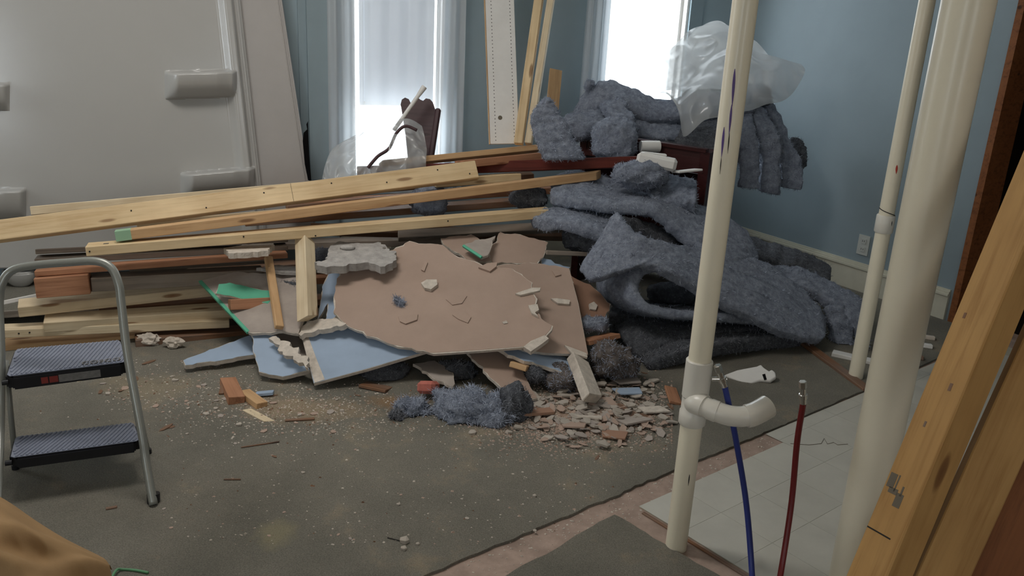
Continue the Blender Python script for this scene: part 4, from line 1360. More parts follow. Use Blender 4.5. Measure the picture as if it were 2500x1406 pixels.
lump('insulation_batt', 'dark ragged clump low against the outlet wall under the hanging ends', IN, (1940, 385, 4.97), (0.07, 0.06, 0.13), 'denim_dark', amp=0.025, seed=16, fib=400)
# middle and lower part
batt('insulation_batt', 'long batt flung from the lumber ends down past the thinner pipe', IN, [(1348, 438, 4.16), (1443, 427, 4.24), (1524, 452, 4.24), (1590, 470, 4.2), (1668, 484, 4.16), (1760, 510, 4.12), (1830, 561, 4.08), (1862, 626, 4.0)],
     [(1342, 472, 3.96), (1395, 476, 3.92), (1462, 488, 3.9), (1565, 492, 3.88), (1606, 502, 3.86), (1652, 548, 3.84), (1710, 596, 3.8), (1780, 646, 3.76)], 0.075, amp=0.010, seed=20, nu=60, nv=16, fib=1400)
batt('insulation_batt', 'dark tapering batt tip pointing at the yellow stud end', IN, [(1292, 519, 3.95), (1340, 505, 4.0), (1420, 503, 4.02), (1500, 517, 4.02), (1580, 536, 4.0)], [(1296, 529, 3.9), (1350, 533, 3.82), (1410, 541, 3.78), (1470, 563, 3.76), (1560, 591, 3.74)], 0.07, amp=0.010, seed=21, fib=700)
batt('insulation_batt', 'large curled batt arching over and trailing right along the floor', IN, [(1500, 514, 3.74), (1512, 526, 3.66), (1560, 568, 3.60), (1640, 590, 3.66), (1720, 598, 3.78), (1800, 612, 3.9), (1900, 650, 3.96), (1985, 720, 3.92), (2022, 780, 3.84)],
     [(1408, 654, 3.64), (1440, 680, 3.56), (1530, 654, 3.50), (1592, 638, 3.50), (1660, 672, 3.50), (1760, 730, 3.54), (1870, 784, 3.58), (1970, 822, 3.64), (2016, 826, 3.68)], 0.07, amp=0.010, seed=22, nu=70, nv=18, fib=1700)
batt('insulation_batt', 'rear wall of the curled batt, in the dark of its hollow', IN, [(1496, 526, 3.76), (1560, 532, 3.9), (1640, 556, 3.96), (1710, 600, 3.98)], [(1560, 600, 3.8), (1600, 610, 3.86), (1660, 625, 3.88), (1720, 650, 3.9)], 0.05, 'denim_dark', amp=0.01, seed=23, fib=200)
batt('insulation_batt', 'folded batt with its doubled edge facing out, under the curled one', IN, [(1910, 740, 3.91), (1800, 705, 3.75), (1700, 676, 3.65), (1634, 668, 3.60), (1578, 674, 3.57), (1564, 702, 3.55), (1582, 735, 3.51), (1640, 752, 3.51), (1720, 757, 3.53), (1800, 762, 3.61), (1910, 778, 3.77)],
     [(1830, 690, 4.23), (1710, 668, 4.10), (1610, 655, 3.98), (1540, 650, 3.93), (1490, 658, 3.89), (1474, 690, 3.85), (1496, 722, 3.81), (1555, 738, 3.83), (1640, 742, 3.87), (1710, 745, 3.97), (1830, 752, 4.11)], 0.055, 'denim', amp=0.008, side=1, seed=24, nu=70, nv=12, fib=1100)
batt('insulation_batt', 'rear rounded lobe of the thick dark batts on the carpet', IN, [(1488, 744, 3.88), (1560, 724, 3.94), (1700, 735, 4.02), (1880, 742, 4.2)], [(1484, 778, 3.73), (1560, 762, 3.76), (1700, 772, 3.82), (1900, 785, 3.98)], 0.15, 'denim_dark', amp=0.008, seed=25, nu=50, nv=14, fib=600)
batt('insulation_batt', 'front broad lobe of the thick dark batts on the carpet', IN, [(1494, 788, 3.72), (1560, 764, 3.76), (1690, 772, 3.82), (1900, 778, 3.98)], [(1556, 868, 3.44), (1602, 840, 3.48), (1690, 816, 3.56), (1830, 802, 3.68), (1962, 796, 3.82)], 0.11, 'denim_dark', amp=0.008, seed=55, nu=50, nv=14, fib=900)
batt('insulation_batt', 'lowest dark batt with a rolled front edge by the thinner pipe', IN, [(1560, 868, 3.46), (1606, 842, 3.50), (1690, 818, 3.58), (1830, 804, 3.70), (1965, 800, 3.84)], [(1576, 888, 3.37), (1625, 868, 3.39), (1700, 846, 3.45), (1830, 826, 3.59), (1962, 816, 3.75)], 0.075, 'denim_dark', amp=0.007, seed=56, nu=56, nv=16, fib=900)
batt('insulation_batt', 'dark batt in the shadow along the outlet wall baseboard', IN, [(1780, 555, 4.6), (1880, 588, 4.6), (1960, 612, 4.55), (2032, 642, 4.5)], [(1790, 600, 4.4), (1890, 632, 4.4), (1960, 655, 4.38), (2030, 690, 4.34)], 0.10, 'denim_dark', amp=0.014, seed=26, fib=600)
batt('insulation_batt', 'ragged batt trailing right towards the far grey pipe', IN, [(1860, 640, 4.3), (1950, 645, 4.22), (2040, 684, 4.1), (2122, 738, 3.98)], [(1880, 690, 4.1), (1980, 704, 4.0), (2056, 748, 3.9), (2112, 806, 3.82)], 0.075, amp=0.013, seed=27, fib=700)
batt('insulation_batt', 'short batt scrap curling down to the floor beside the far grey pipe', IN, [(2024, 742, 3.9), (2034, 790, 3.84), (2044, 842, 3.8)], [(2064, 744, 3.92), (2082, 792, 3.86), (2086, 846, 3.82)], 0.06, amp=0.014, seed=28, fib=350)
lump('insulation_tuft', 'small tuft at the foot of the far grey pipe', IN, (2102, 832, 3.78), (0.035, 0.04, 0.06), amp=0.02, seed=29, fib=160, sub=3)
lump('insulation_batt', 'crumpled batt lying below the white foam pieces', IN, (1570, 424, 4.06), (0.135, 0.10, 0.05), amp=0.022, seed=30, fib=600)
batt('insulation_batt', 'torn flat batt under the foam square beside the thinner pipe', IN, [(1575, 448, 4.16), (1640, 424, 4.18), (1702, 432, 4.14)], [(1590, 474, 4.0), (1640, 482, 3.98), (1702, 492, 3.94)], 0.08, amp=0.014, seed=31, fib=500)
lump('insulation_batt', 'pale batt fold behind the crumpled one, under the red rail end', IN, (1450, 448, 4.28), (0.2, 0.12, 0.05), amp=0.02, seed=32, fib=400)
lump('insulation_tuft', 'dark tuft wedged between the studs in the middle of the pile', IN, (1040, 490, 4.12), (0.085, 0.08, 0.07), 'denim', amp=0.025, seed=33, fib=300)
lump('insulation_tuft', 'dark tuft between the two long studs left of the batts', IN, (1288, 486, 4.12), (0.10, 0.08, 0.05), 'denim_dark', amp=0.022, seed=34, fib=300)
lump('insulation_tuft', 'dark clump below the tapering batt tip', IN, (1440, 582, 3.95), (0.13, 0.1, 0.06), 'denim_dark', amp=0.025, seed=35, fib=250)
lump('insulation_tuft', 'grey tuft between the straight edged tan sheet and the folded dark batt', IN, (1450, 785, 3.48), (0.075, 0.06, 0.034), 'denim', amp=0.018, seed=36, fib=260, sub=3)
lump('insulation_tuft', 'dusty grey brown clump right of the white plaster block', IN, (1490, 872, 3.27), (0.07, 0.05, 0.055), 'denim_dust', amp=0.026, seed=37, fib=420)
lump('insulation_tuft', 'dusty clump at the corner of the folded dark batt', IN, (1536, 892, 3.24), (0.045, 0.04, 0.035), 'denim_dust', amp=0.02, seed=38, fib=200, sub=3)
lump('insulation_tuft', 'dark clump under the largest tan sheet beside the sloping strip', IN, (1122, 912, 3.22), (0.09, 0.07, 0.065), 'denim_dark', amp=0.022, seed=39, fib=380)
lump('insulation_tuft', 'grey clump left of the thick white block', IN, (1362, 930, 3.13), (0.05, 0.04, 0.045), 'denim_dust', amp=0.024, seed=40, fib=300, sub=3)
lump('insulation_tuft', 'small grey clump right of the sloping tan strip', IN, (1310, 915, 3.12), (0.035, 0.03, 0.035), 'denim_dark', amp=0.02, seed=41, fib=160, sub=3)
lump('insulation_tuft', 'largest fluffy blue tuft lying in front of the rubble', IN, (1160, 1000, 2.86), (0.135, 0.10, 0.05), amp=0.026, seed=42, fib=1300, flen=0.022, rough=1.5)
lump('insulation_tuft', 'dark ear of insulation rising beside the largest tuft', IN, (1256, 980, 2.88), (0.045, 0.05, 0.055), 'denim_dark', amp=0.024, seed=43, fib=340, rough=1.4)
lump('insulation_tuft', 'ragged smaller tuft left of the largest fluffy one', IN, (1010, 1000, 2.87), (0.055, 0.05, 0.04), amp=0.024, seed=44, fib=460, flen=0.02, rough=1.6)
lump('insulation_tuft', 'darker ragged tuft at the far left tip of the fluffy ones', IN, (972, 1024, 2.82), (0.035, 0.035, 0.03), 'denim_dark', amp=0.02, seed=45, fib=260, sub=3, rough=1.6)
cw = onplane(973, 736, p0 + n6 * 0.014, n6)
o = lump('insulation_tuft', 'wisp of blue insulation lying on the largest tan sheet', IN, (973, 736, cw.y), (0.036, 0.02, 0.022), amp=0.016, seed=46, fib=240, sub=3, tilt=0.5, rough=1.6)
lump('insulation_tuft', 'dark tuft peeping out left of the plaster slab', IN, (785, 622, 3.68), (0.05, 0.05, 0.03), 'denim', amp=0.02, seed=47, fib=200, sub=3)
lump('insulation_tuft', 'small tuft behind the upright short stud', IN, (712, 688, 3.56), (0.06, 0.05, 0.025), 'denim_dark', amp=0.018, seed=48, fib=160, sub=3)
lump('insulation_tuft', 'dark tuft under the front edge of the light blue sheet', IN, (940, 908, 3.2), (0.09, 0.07, 0.05), 'denim_dark', amp=0.02, seed=49, fib=260, sub=3)

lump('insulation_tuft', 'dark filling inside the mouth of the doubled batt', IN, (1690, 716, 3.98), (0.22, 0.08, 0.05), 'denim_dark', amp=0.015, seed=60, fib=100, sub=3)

# ------------------------------------------------------------------ plastic film
vs, fs = patch([[(1560, 172, 5.02), (1620, 140, 5.03), (1690, 66, 5.02), (1770, 58, 5.0), (1850, 120, 4.98), (1958, 150, 4.96)],
                [(1566, 190, 4.95), (1640, 160, 4.92), (1716, 108, 4.86), (1784, 108, 4.84), (1868, 156, 4.86), (1966, 170, 4.9)],
                [(1572, 212, 4.86), (1650, 205, 4.84), (1712, 160, 4.76), (1782, 150, 4.72), (1862, 188, 4.78), (1952, 206, 4.84)],
                [(1590, 226, 4.80), (1650, 236, 4.68), (1690, 225, 4.56), (1768, 215, 4.54), (1842, 230, 4.72), (1925, 236, 4.8)],
                [(1640, 238, 4.62), (1662, 268, 4.52), (1682, 268, 4.46), (1750, 262, 4.46), (1812, 262, 4.62), (1866, 256, 4.72)],
                [(1660, 262, 4.56), (1664, 322, 4.48), (1676, 334, 4.42), (1718, 296, 4.40), (1770, 288, 4.44), (1816, 276, 4.6)]], 90, 80, 0.045, 3, 4.5)
tag(obj('plastic_sheet', vs, fs, M['plastic'], None, True), 'crumpled milky plastic film draped over the insulation heap by the bright window', 'plastic sheet')
vs, fs = patch([[(1700, 70, 5.14), (1760, 52, 5.14), (1800, 90, 5.12)], [(1640, 120, 5.1), (1740, 100, 5.06), (1850, 110, 5.06)], [(1590, 180, 5.08), (1720, 160, 5.04), (1890, 160, 5.04)], [(1590, 222, 5.06), (1700, 215, 5.0), (1880, 215, 5.0)]], 50, 40, 0.04, 9, 5)
tag(obj('plastic_sheet', vs, fs, M['plastic'], None, True), 'second film layer puffed up behind the milky plastic on the heap', 'plastic sheet')
vs, fs = patch([[(822, 352, 4.42), (870, 328, 4.44), (930, 296, 4.44), (985, 290, 4.42), (1030, 312, 4.4)],
                [(805, 375, 4.36), (865, 345, 4.28), (925, 318, 4.26), (985, 318, 4.26), (1040, 345, 4.3)],
                [(795, 400, 4.30), (860, 378, 4.2), (920, 350, 4.18), (980, 350, 4.18), (1042, 372, 4.24)],
                [(788, 430, 4.28), (855, 415, 4.14), (915, 400, 4.1), (980, 395, 4.1), (1040, 400, 4.16)],
                [(780, 470, 4.28), (850, 465, 4.12), (915, 450, 4.08), (980, 440, 4.08), (1042, 430, 4.14)]], 90, 70, 0.04, 5, 7)
tag(obj('plastic_sheet', vs, fs, M['plastic'], None, True), 'wrinkled clear plastic bag below the curtained window', 'plastic sheet')
# scalloped dark furniture end and white rod at the first window
pl = [(978, 255), (981, 243), (989, 238), (998, 242), (1003, 252), (1010, 240), (1018, 236), (1026, 243), (1033, 246), (1040, 240), (1050, 242), (1057, 250), (1061, 262), (1064, 300), (1055, 360), (1040, 430), (1000, 430), (990, 330), (984, 290)]
pw = [P(x, y, 4.62 + (y - 240) * -0.0009) for x, y in pl]
n_ = (pw[0] - pw[10]).cross(pw[15] - pw[0]).normalized(); n_ = n_ if n_.dot(CAM - pw[0]) > 0 else -n_
c0 = sum(pw, V()) / len(pw)
pw = [onplane(x, y, c0, n_) for x, y in pl]
vs, ff, of = poly_prism(pw, n_, 0.03)
o = tag(obj('carved_headboard', vs, ff + of, M['dark_cherry']), 'dark scalloped furniture end standing before the curtained window', 'furniture')
a_, b_ = onplane(1065, 266, c0, n_), onplane(1042, 420, c0, n_)
board('side_moulding', None, None, a_ + V((0.012, 0, 0)) + n_ * 0.006, b_ + V((0.012, 0, 0)) + n_ * 0.006, 0.03, 0.035, M['dark_cherry'], facing=n_, parent=o, bevel=0.008)
a_, b_ = P(1036, 212, 4.5), P(962, 318, 4.40)
d_ = (b_ - a_).normalized()
o = tag(G().tube([a_, a_ + d_ * 0.03, a_ + d_ * 0.06, b_], 0.01, 16, rs=[0.0155, 0.0135, 0.0105, 0.0105]).build('curtain_rod', M['whitepaint'], None, False), 'thin white rod with a flared end leaning on the scalloped furniture', 'rod')
autosmooth(o)
sp = spline([P(*q) for q in ((1018, 318, 4.2), (990, 308, 4.2), (968, 325, 4.18), (950, 362, 4.1), (922, 382, 4.08), (898, 410, 4.06))], 30)
tag(G().tube(sp, 0.008, 8).build('strap', M['dark_cherry'], None, True), 'dark strap looped over the wrinkled plastic bag', 'strap')

# ------------------------------------------------------------------ things leaning on the window wall
shelf = board('shelf_panel', 'tall white shelf panel with rows of peg holes leaning by the window', 'panel', P(1214, -160, 4.86), P(1232, 352, 4.5), 0.155, 0.018, M['whitepaint'], facing=V((0.12, -1, 0.12)))
w2 = 0.155 / 2
Ls = (P(1214, -160, 4.86) - P(1232, 352, 4.5)).length
G_ = G().box((-Ls / 2, -w2 - 0.006, -0.0095), (Ls, 0, 0), (0, 0.005, 0), (0, 0, 0.019))
e1_ = local_part('wood_edge', shelf, G_.v, G_.f, M['pine_orange'])
g = G()
for yy in (-w2 + 0.03, w2 - 0.025):
    for i in range(58):
        x = -Ls / 2 + 0.02 + i * (Ls - 0.04) / 57
        for zz in (0.0092,):
            g.tube([(x, yy, zz - 0.0006), (x, yy, zz + 0.0004)], 0.0026, 6)
h_ = local_part('peg_holes', shelf, g.v, g.f, M['blackink']); h_['kind'] = 'stuff'
g = G().tube([(Ls / 2 - 0.14, -0.02, 0.0092), (Ls / 2 - 0.14, -0.02, 0.010)], 0.012, 9)
local_part('dark_smudge', shelf, g.v, g.f, M['ink'])
board('stud', 'left one of two leaning studs right of the white shelf panel', 'board', P(1338, -160, 4.98), P(1266, 352, 4.46), 0.046, 0.045, M['pine'], facing=V((-0.2, -1, 0.2)))
board('stud', 'right one of two leaning studs right of the white shelf panel', 'board', P(1370, -160, 4.99), P(1290, 352, 4.45), 0.036, 0.045, M['pine_pale'], facing=V((-0.2, -1, 0.2)))
board('stud_offcut', 'short board end upright behind the standing batt', 'board', P(1357, 172, 4.95), P(1345, 300, 4.8), 0.072, 0.035, M['pine_orange'], facing=V((0, -1, 0.1)), cut=(0.008, 0))

# ------------------------------------------------------------------ drain pipes and water lines
def pipe(name, label, x, y, r, z0, z1, mat='pvc'):
    e = empty(name, (x, y, z0))
    tag(e, label, 'pipe')
    o = G().tube([(x, y, z0), (x, y, z1)], r, 40).build('pipe_run', M[mat], e)
    autosmooth(o)
    return e
b1 = F(1650, 1336)
X1, Y1, R1 = b1.x, b1.y, 0.0305
d1p = pipe('drain_pipe', 'cream drain pipe with a white tee and side arm, purple drips down it', X1, Y1, R1, 0.0, CEIL - 0.002)
zt0, zt1, zt2, zt3 = P(1680, 876, Y1).z, P(1680, 965, Y1).z, P(1676, 1003, Y1).z, P(1674, 1030, Y1).z
o = G().tube([(X1, Y1, zt1 - 0.002), (X1, Y1, zt1), (X1, Y1, zt0 - 0.003), (X1, Y1, zt0)], 0.036, 40, rs=[0.0335, 0.0362, 0.0362, 0.0335]).build('coupling', M['pvc_white'], d1p); autosmooth(o)
o = G().tube([(X1, Y1, zt3 - 0.004), (X1, Y1, zt3), (X1, Y1, zt2), (X1, Y1, zt2 + 0.004), (X1, Y1, zt1 - 0.003)], 0.034, 40, rs=[0.034, 0.0372, 0.0372, 0.0345, 0.0345]).build('tee', M['pvc_white'], d1p); autosmooth(o)
pa = [V((X1, Y1, P(1690, 985, Y1).z)), P(1705, 985, Y1 - 0.03), P(1745, 1003, Y1 - 0.06), P(1790, 1016, Y1 - 0.075), P(1834, 1013, Y1 - 0.075), P(1874, 992, Y1 - 0.05)]
ps = spline(pa, 36)
o = G().tube(ps, 0.0275, 28).build('side_arm', M['pvc_white'], d1p, True); autosmooth(o)
for i0, i1, rr in ((3, 10, 0.0312), (12, 15, 0.0292), (26, 35, 0.0312)):
    o = G().tube(ps[i0:i1 + 1], rr, 28).build('hub', M['pvc_white'], d1p); autosmooth(o, 35)
dd = (ps[-1] - ps[-2]).normalized()
G().tube([ps[-1], ps[-1] + dd * 0.001], 0.0265, 24).build('arm_opening', M['black'], d1p)
# purple primer: drips down the pipe's near face
def drip(px, y0, y1, w, mat='purple', name='primer_drip', par=None, X=X1, Y=Y1, R=R1):
    vs, fs = [], []
    N = 14
    for i in range(N + 1):
        y = y0 + (y1 - y0) * i / N
        x = px(y)
        d_ = ray(x, y)
        # where the sight line meets the pipe
        a = d_.x ** 2 + d_.y ** 2; b = 2 * (d_.x * -X + d_.y * -Y); c_ = X * X + Y * Y - (R + 0.0004) ** 2
        disc = b * b - 4 * a * c_
        if disc < 0: continue
        t = (-b - math.sqrt(disc)) / (2 * a)
        q = CAM + d_ * t
        an = math.atan2(q.y - Y, q.x - X)
        hw = w * math.sin(math.pi * min(1, (i + 0.4) / (N + 0.8)) ** 0.8) / R + 0.004
        for s in (-1, 0, 1):
            rr = R + (0.0014 if s == 0 else 0.0003)
            vs.append(V((X + math.cos(an + s * hw) * rr, Y + math.sin(an + s * hw) * rr, q.z)))
    n_ = len(vs) // 3
    for i in range(n_ - 1):
        for s in (0, 1):
            fs.append((i * 3 + s, i * 3 + s + 1, i * 3 + s + 4, i * 3 + s + 3))
    return obj(name, vs, fs, M[mat], par or d1p, True)
drip(lambda y: 1794 - (y - 170) * 0.075, 168, 262, 0.0032)
drip(lambda y: 1787 - (y - 250) * 0.09, 255, 330, 0.0026)
drip(lambda y: 1768 - (y - 310) * 0.09, 310, 385, 0.003)
drip(lambda y: 1781 - (y - 325) * 0.09, 325, 375, 0.0012, 'blackink', 'dark_scratch')
drip(lambda y: 1761 - (y - 385) * 0.09, 385, 425, 0.0010, 'blackink', 'dark_scratch')
drip(lambda y: 1684 - (y - 1155) * 0.12, 1158, 1186, 0.0016, 'blackink', 'dark_scratch')
# thick vent pipe, nearest
X2, Y2 = P(2366, 0, 1.95).x, 1.95
d2p = pipe('drain_pipe', 'thickest cream vent pipe, nearest and full height at right', X2, Y2, 0.0555, 0.0, CEIL - 0.002)
# far grey pipe
X3, Y3 = P(2264, 0, 3.42).x, 3.42
d3p = pipe('drain_pipe', 'slim far pipe with a coupling partly hidden by the thickest one', X3, Y3, 0.0305, 0.0, CEIL - 0.002)
za, zb_ = P(2180, 525, Y3).z, P(2172, 568, Y3).z
o = G().tube([(X3, Y3, zb_), (X3, Y3, zb_ + 0.004), (X3, Y3, za - 0.004), (X3, Y3, za)], 0.036, 32, rs=[0.034, 0.037, 0.037, 0.034]).build('coupling', M['pvc_white'], d3p); autosmooth(o)
drip(lambda y: 2190 - (y - 404) * 0.1, 403, 425, 0.004, 'redmark', 'red_mark', d3p, X3, Y3, 0.0305)
drip(lambda y: 2178 - (y - 542) * 0.1, 540, 552, 0.002, 'blackink', 'dark_spot', d3p, X3, Y3, 0.0372)
wr = [V((X3 + math.cos(a) * 0.0325, Y3 + math.sin(a) * 0.0325, za + 0.012 + 0.02 * math.sin(a * 0.5 + 0.8))) for a in [3.0 + i * 0.2 for i in range(17)]]
G().tube(wr, 0.0016, 6).build('tie_wire', M['blackink'], d3p, True)
# water lines
def line(name, label, pts, r, mat, seedp):
    e = spline([V(p) for p in pts], 40)
    o = G().tube(e, r, 18).build('water_tube' if False else name, M[mat], None, True)
    tag(o, label, 'water line')
    t = (e[-1] - e[-2]).normalized()
    top = e[-1]
    q = G().tube([top - t * 0.012, top + t * 0.002, top + t * 0.004, top + t * 0.016, top + t * 0.017, top + t * 0.034], 0.01, 18, rs=[0.0095, 0.0095, 0.0115, 0.0115, 0.0085, 0.0085]).build('crimp_ring', M['steel'], o)
    autosmooth(q)
    s = t.orthogonal().normalized()
    q = G().tube([top + t * 0.034, top + t * 0.036, top + t * 0.055, top + t * 0.056], 0.009, 6, rs=[0.0085, 0.0105, 0.0105, 0.008]).build('valve_cap', M['steel'], o)
    return o, top, t
o, top, t = line('water_line', 'blue plastic water line rising behind the side arm', [F(1838, 1480), P(1836, 1400, 1.95), P(1822, 1230, 2.02), P(1796, 1070, 2.06), P(1772, 955, 2.07), P(1766, 934, 2.07)], 0.0082, 'blue_pex', 1)
q = G().tube([top + t * 0.012 - camR * 0.028, top + t * 0.012 + camR * 0.012], 0.006, 12).build('valve_handle', M['steel'], o); autosmooth(q)
line('water_line', 'dark red plastic water line with a bright crimped tip', [F(1890, 1480), P(1906, 1400, 1.95), P(1932, 1230, 2.02), P(1946, 1080, 2.05), P(1960, 990, 2.06), P(1961, 975, 2.06)], 0.0082, 'red_pex', 2)

# broken white fitting and trims on the carpet at right
bp = [(1768, 914), (1800, 902), (1848, 893), (1858, 888), (1866, 897), (1878, 905), (1884, 900), (1894, 908), (1896, 920), (1882, 930), (1858, 928), (1836, 936), (1810, 932)]
z0 = 0.02
pw = [F(x, y, z0) for x, y in bp]
n_ = V((-0.1, -0.45, 0.9)).normalized()
c0 = F(1835, 916, 0.03)
pw = [onplane(x, y, c0, n_) for x, y in bp]
vs, ff, of = poly_prism(pw, n_, 0.02)
o = tag(obj('broken_fitting', vs, ff + of, M['whitepaint']), 'broken white plastic fitting with a notched end on the carpet', 'fitting')
bv = o.modifiers.new('bevel', 'BEVEL'); bv.width = 0.008; bv.segments = 3; bv.angle_limit = 0.5
pw = [onplane(x, y, c0 + n_ * 0.001, n_) for x, y in ((1861, 914), (1868, 912), (1872, 926), (1866, 928))]
vs, ff, of = poly_prism(pw, n_, 0.001)
obj('dark_slot', vs, ff + of, M['black'], o)
board('lath', 'brown lath lying on the carpet pointing at the far pipe', 'board', F(1962, 836, 0.018), F(2118, 952, 0.012), 0.045, 0.016, M['pine_brown'])
board('trim_offcut', 'white trim offcut on the floor behind the far pipe', 'trim piece', F(2032, 862, 0.016), F(2128, 884, 0.012), 0.05, 0.022, M['whitepaint'])
for i, (x, y, w_, mt) in enumerate([(2262, 842, 0.05, 'whitepaint'), (2240, 870, 0.045, 'pine_brown'), (2268, 822, 0.04, 'gypsum')]):
    board('rubble_chip', ['white chip on the vinyl just right of the thickest pipe', 'brown chip on the vinyl right of the thickest pipe', 'pale gypsum chip beyond the white one by the outlet wall'][i], 'scrap', F(x - 12, y, 0.014), F(x + 14, y + 4, 0.014), w_, 0.02, M[mt], 0.2, bevel=0.003)

# ------------------------------------------------------------------ studs leaning close by at the right edge
def lean(name, label, pa, pb, w, h, mat, facing, **kw):
    a, b = P(*pa), P(*pb)
    d = (b - a).normalized()
    lo = a + d * ((0.005 - a.z) / d.z)
    hi = a + d * ((2.35 - a.z) / d.z)
    return board(name, label, 'board', lo, hi, w, h, M[mat], facing=facing, **kw)
o1 = lean('stud', 'nearest leaning stud at the right with a grey stamp on its lit face', (2215, 1240, 1.46), (2440, 700, 1.60), 0.100, 0.058, 'pine_gold', V((-0.97, -0.24, 0)))
lean('stud', 'leaning stud at the right edge, below and behind the stamped one', (2297, 1400, 1.40), (2447, 1070, 1.48), 0.088, 0.04, 'pine_gold', V((-0.35, -0.93, 0)))
lean('plank', 'dark reddish brown plank in the lower right corner', (2470, 1400, 1.56), (2590, 1130, 1.64), 0.20, 0.03, 'jamb', V((-0.3, -0.95, 0)))
g = G()
L1_ = None
inv = o1.matrix_basis.inverted()
def stampat(px, py, lx, wy):
    d_ = ray(px, py)
    n_ = V([o1.matrix_basis[i][2] for i in range(3)]); c_ = V([o1.matrix_basis[i][3] for i in range(3)]) + n_ * 0.0292
    q = inv @ (CAM + d_ * ((c_ - CAM).dot(n_) / d_.dot(n_)))
    g.box((q.x - lx / 2, q.y - wy / 2, 0.0289), (lx, 0, 0), (0, wy, 0), (0, 0, 0.0005))
for q in ((2178, 1172, 0.03, 0.02), (2180, 1198, 0.012, 0.026), (2192, 1222, 0.028, 0.02), (2202, 1200, 0.02, 0.005), (2190, 1180, 0.035, 0.004)):
    stampat(*q)
local_part('grade_stamp', o1, g.v, g.f, M['ink'])
g = G(); stampat(2145, 1300, 0.003, 0.07); local_part('pencil_line', o1, g.v, g.f, M['blackink'])
g = G(); stampat(2320, 945, 0.016, 0.008); stampat(2355, 770, 0.012, 0.007); stampat(2258, 1035, 0.012, 0.006); local_part('knot_marks', o1, g.v, g.f, M['pine_brown'])

# ------------------------------------------------------------------ folding step stool
st = empty('step_stool', F(170, 1270))
tag(st, 'grey steel folding step stool with two ridged black steps', 'step stool')
YF, YT = 2.175, 2.42
fp = [F(375, 1232, 0.012), P(357, 1130, 2.22), P(345, 1050, 2.25), P(312, 870, 2.33), P(296, 740, 2.385), P(290, 695, 2.40), P(272, 655, 2.415), P(235, 638, 2.42), P(160, 641, 2.42), P(80, 648, 2.42), P(30, 660, 2.415), P(6, 690, 2.40), P(-2, 740, 2.385), P(2, 870, 2.33), P(0, 1050, 2.25), P(-8, 1300, 2.15)]
lf = F(-12, 1335, 0.012)
fp[-1] = lf
sp = spline(fp, 110)
G().tube(sp, 0.0125, 16).build('front_frame', M['tube'], st, True)
for q in (F(375, 1232, 0.0), lf):
    G().tube([V((q.x, q.y, 0.001)), V((q.x, q.y + 0.006, 0.036))], 0.0185, 16).build('rubber_foot', M['blackp'], st)
for a_, b_ in ((P(308, 862, 2.36), F(362, 1112, 0.0)), (P(14, 880, 2.36), F(40, 1150, 0.0))):
    b_.z = 0.01
    o = G().tube([a_, b_], 0.0085, 14).build('rear_leg', M['tube'], st, True)
    G().tube([V((b_.x, b_.y, 0.001)), V((b_.x, b_.y, 0.024))], 0.012, 12).build('rubber_foot', M['blackp'], st)


def step(c4, th, label_side):
    """c4: back-left, back-right, front-right, front-left corners in world"""
    bl, br, fr_, fl = c4
    n = (br - bl).cross(fl - bl).normalized()
    if n.z < 0: n = -n
    g = bmesh.new()
    top = [g.verts.new(p) for p in (bl, br, fr_, fl)]
    bot = [g.verts.new(p - n * th) for p in (bl, br, fr_, fl)]
    g.faces.new(top)
    g.faces.new(list(reversed(bot)))
    for i in range(4):
        j = (i + 1) % 4
        g.faces.new((top[j], top[i], bot[i], bot[j]))
    bmesh.ops.recalc_face_normals(g, faces=g.faces)
    vert = [e for e in g.edges if (e.verts[0] in top) != (e.verts[1] in top)]
    bmesh.ops.bevel(g, geom=vert, offset=0.018, segments=4, affect='EDGES')
    es = [e for e in g.edges if e.calc_face_angle(0) > 0.9]
    bmesh.ops.bevel(g, geom=es, offset=0.005, segments=2, affect='EDGES')
    vs = [v_.co.copy() for v_ in g.verts]; fs = [tuple(x.index for x in f.verts) for f in g.faces]
    g.verts.index_update()
    g.free()
    s = obj('step', vs, fs, M['blackp'], st)
    # rubber tread sheet and its slanting ridges
    def at(u, w, h=0.0):
        a = bl + (br - bl) * u; b = fl + (fr_ - fl) * u
        return a + (b - a) * w + n * h
    q = [at(u, w, 0.0018) for u, w in ((0.03, 0.04), (0.97, 0.04), (0.985, 0.12), (0.985, 0.9), (0.96, 0.96), (0.04, 0.96), (0.015, 0.9), (0.015, 0.12))]
    vs, ff, of = poly_prism(q, n, 0.0016)
    obj('tread', vs, ff + of, M['tread'], s)
    g = G()
    N = 26
    for i in range(-8, N):
        u0 = i / N
        pts = []
        for k_ in range(9):
            w = 0.06 + 0.88 * k_ / 8
            u = u0 + 0.0 + (1 - w) * 0.24 - 0.0
            if 0.02 < u < 0.98:
                pts.append(at(u, w, 0.002))
        if len(pts) > 1:
            g.tube([pts[0], pts[-1]], 0.0034, 6)
    r = g.build('tread_ridges', M['tread'], s); r['kind'] = 'stuff'
    return s, at, n
zs1 = P(160, 905, 2.3).z
A1 = [P(38, 850, 2.47), P(296, 828, 2.47), P(311, 884, 2.345), P(12, 922, 2.33)]
zz = sum(p.z for p in A1) / 4
def lev(px, py, z): return F(px, py, z)
zq = P(160, 905, 2.335).z
s1, at1, nn1 = step([lev(36, 851, zq), lev(296, 829, zq), lev(313, 886, zq), lev(10, 924, zq)], 0.042, None)
zq2 = P(170, 1095, 2.235).z
s2, at2, nn2 = step([lev(34, 1066, zq2), lev(330, 1030, zq2), lev(346, 1078, zq2), lev(20, 1122, zq2)], 0.036, None)
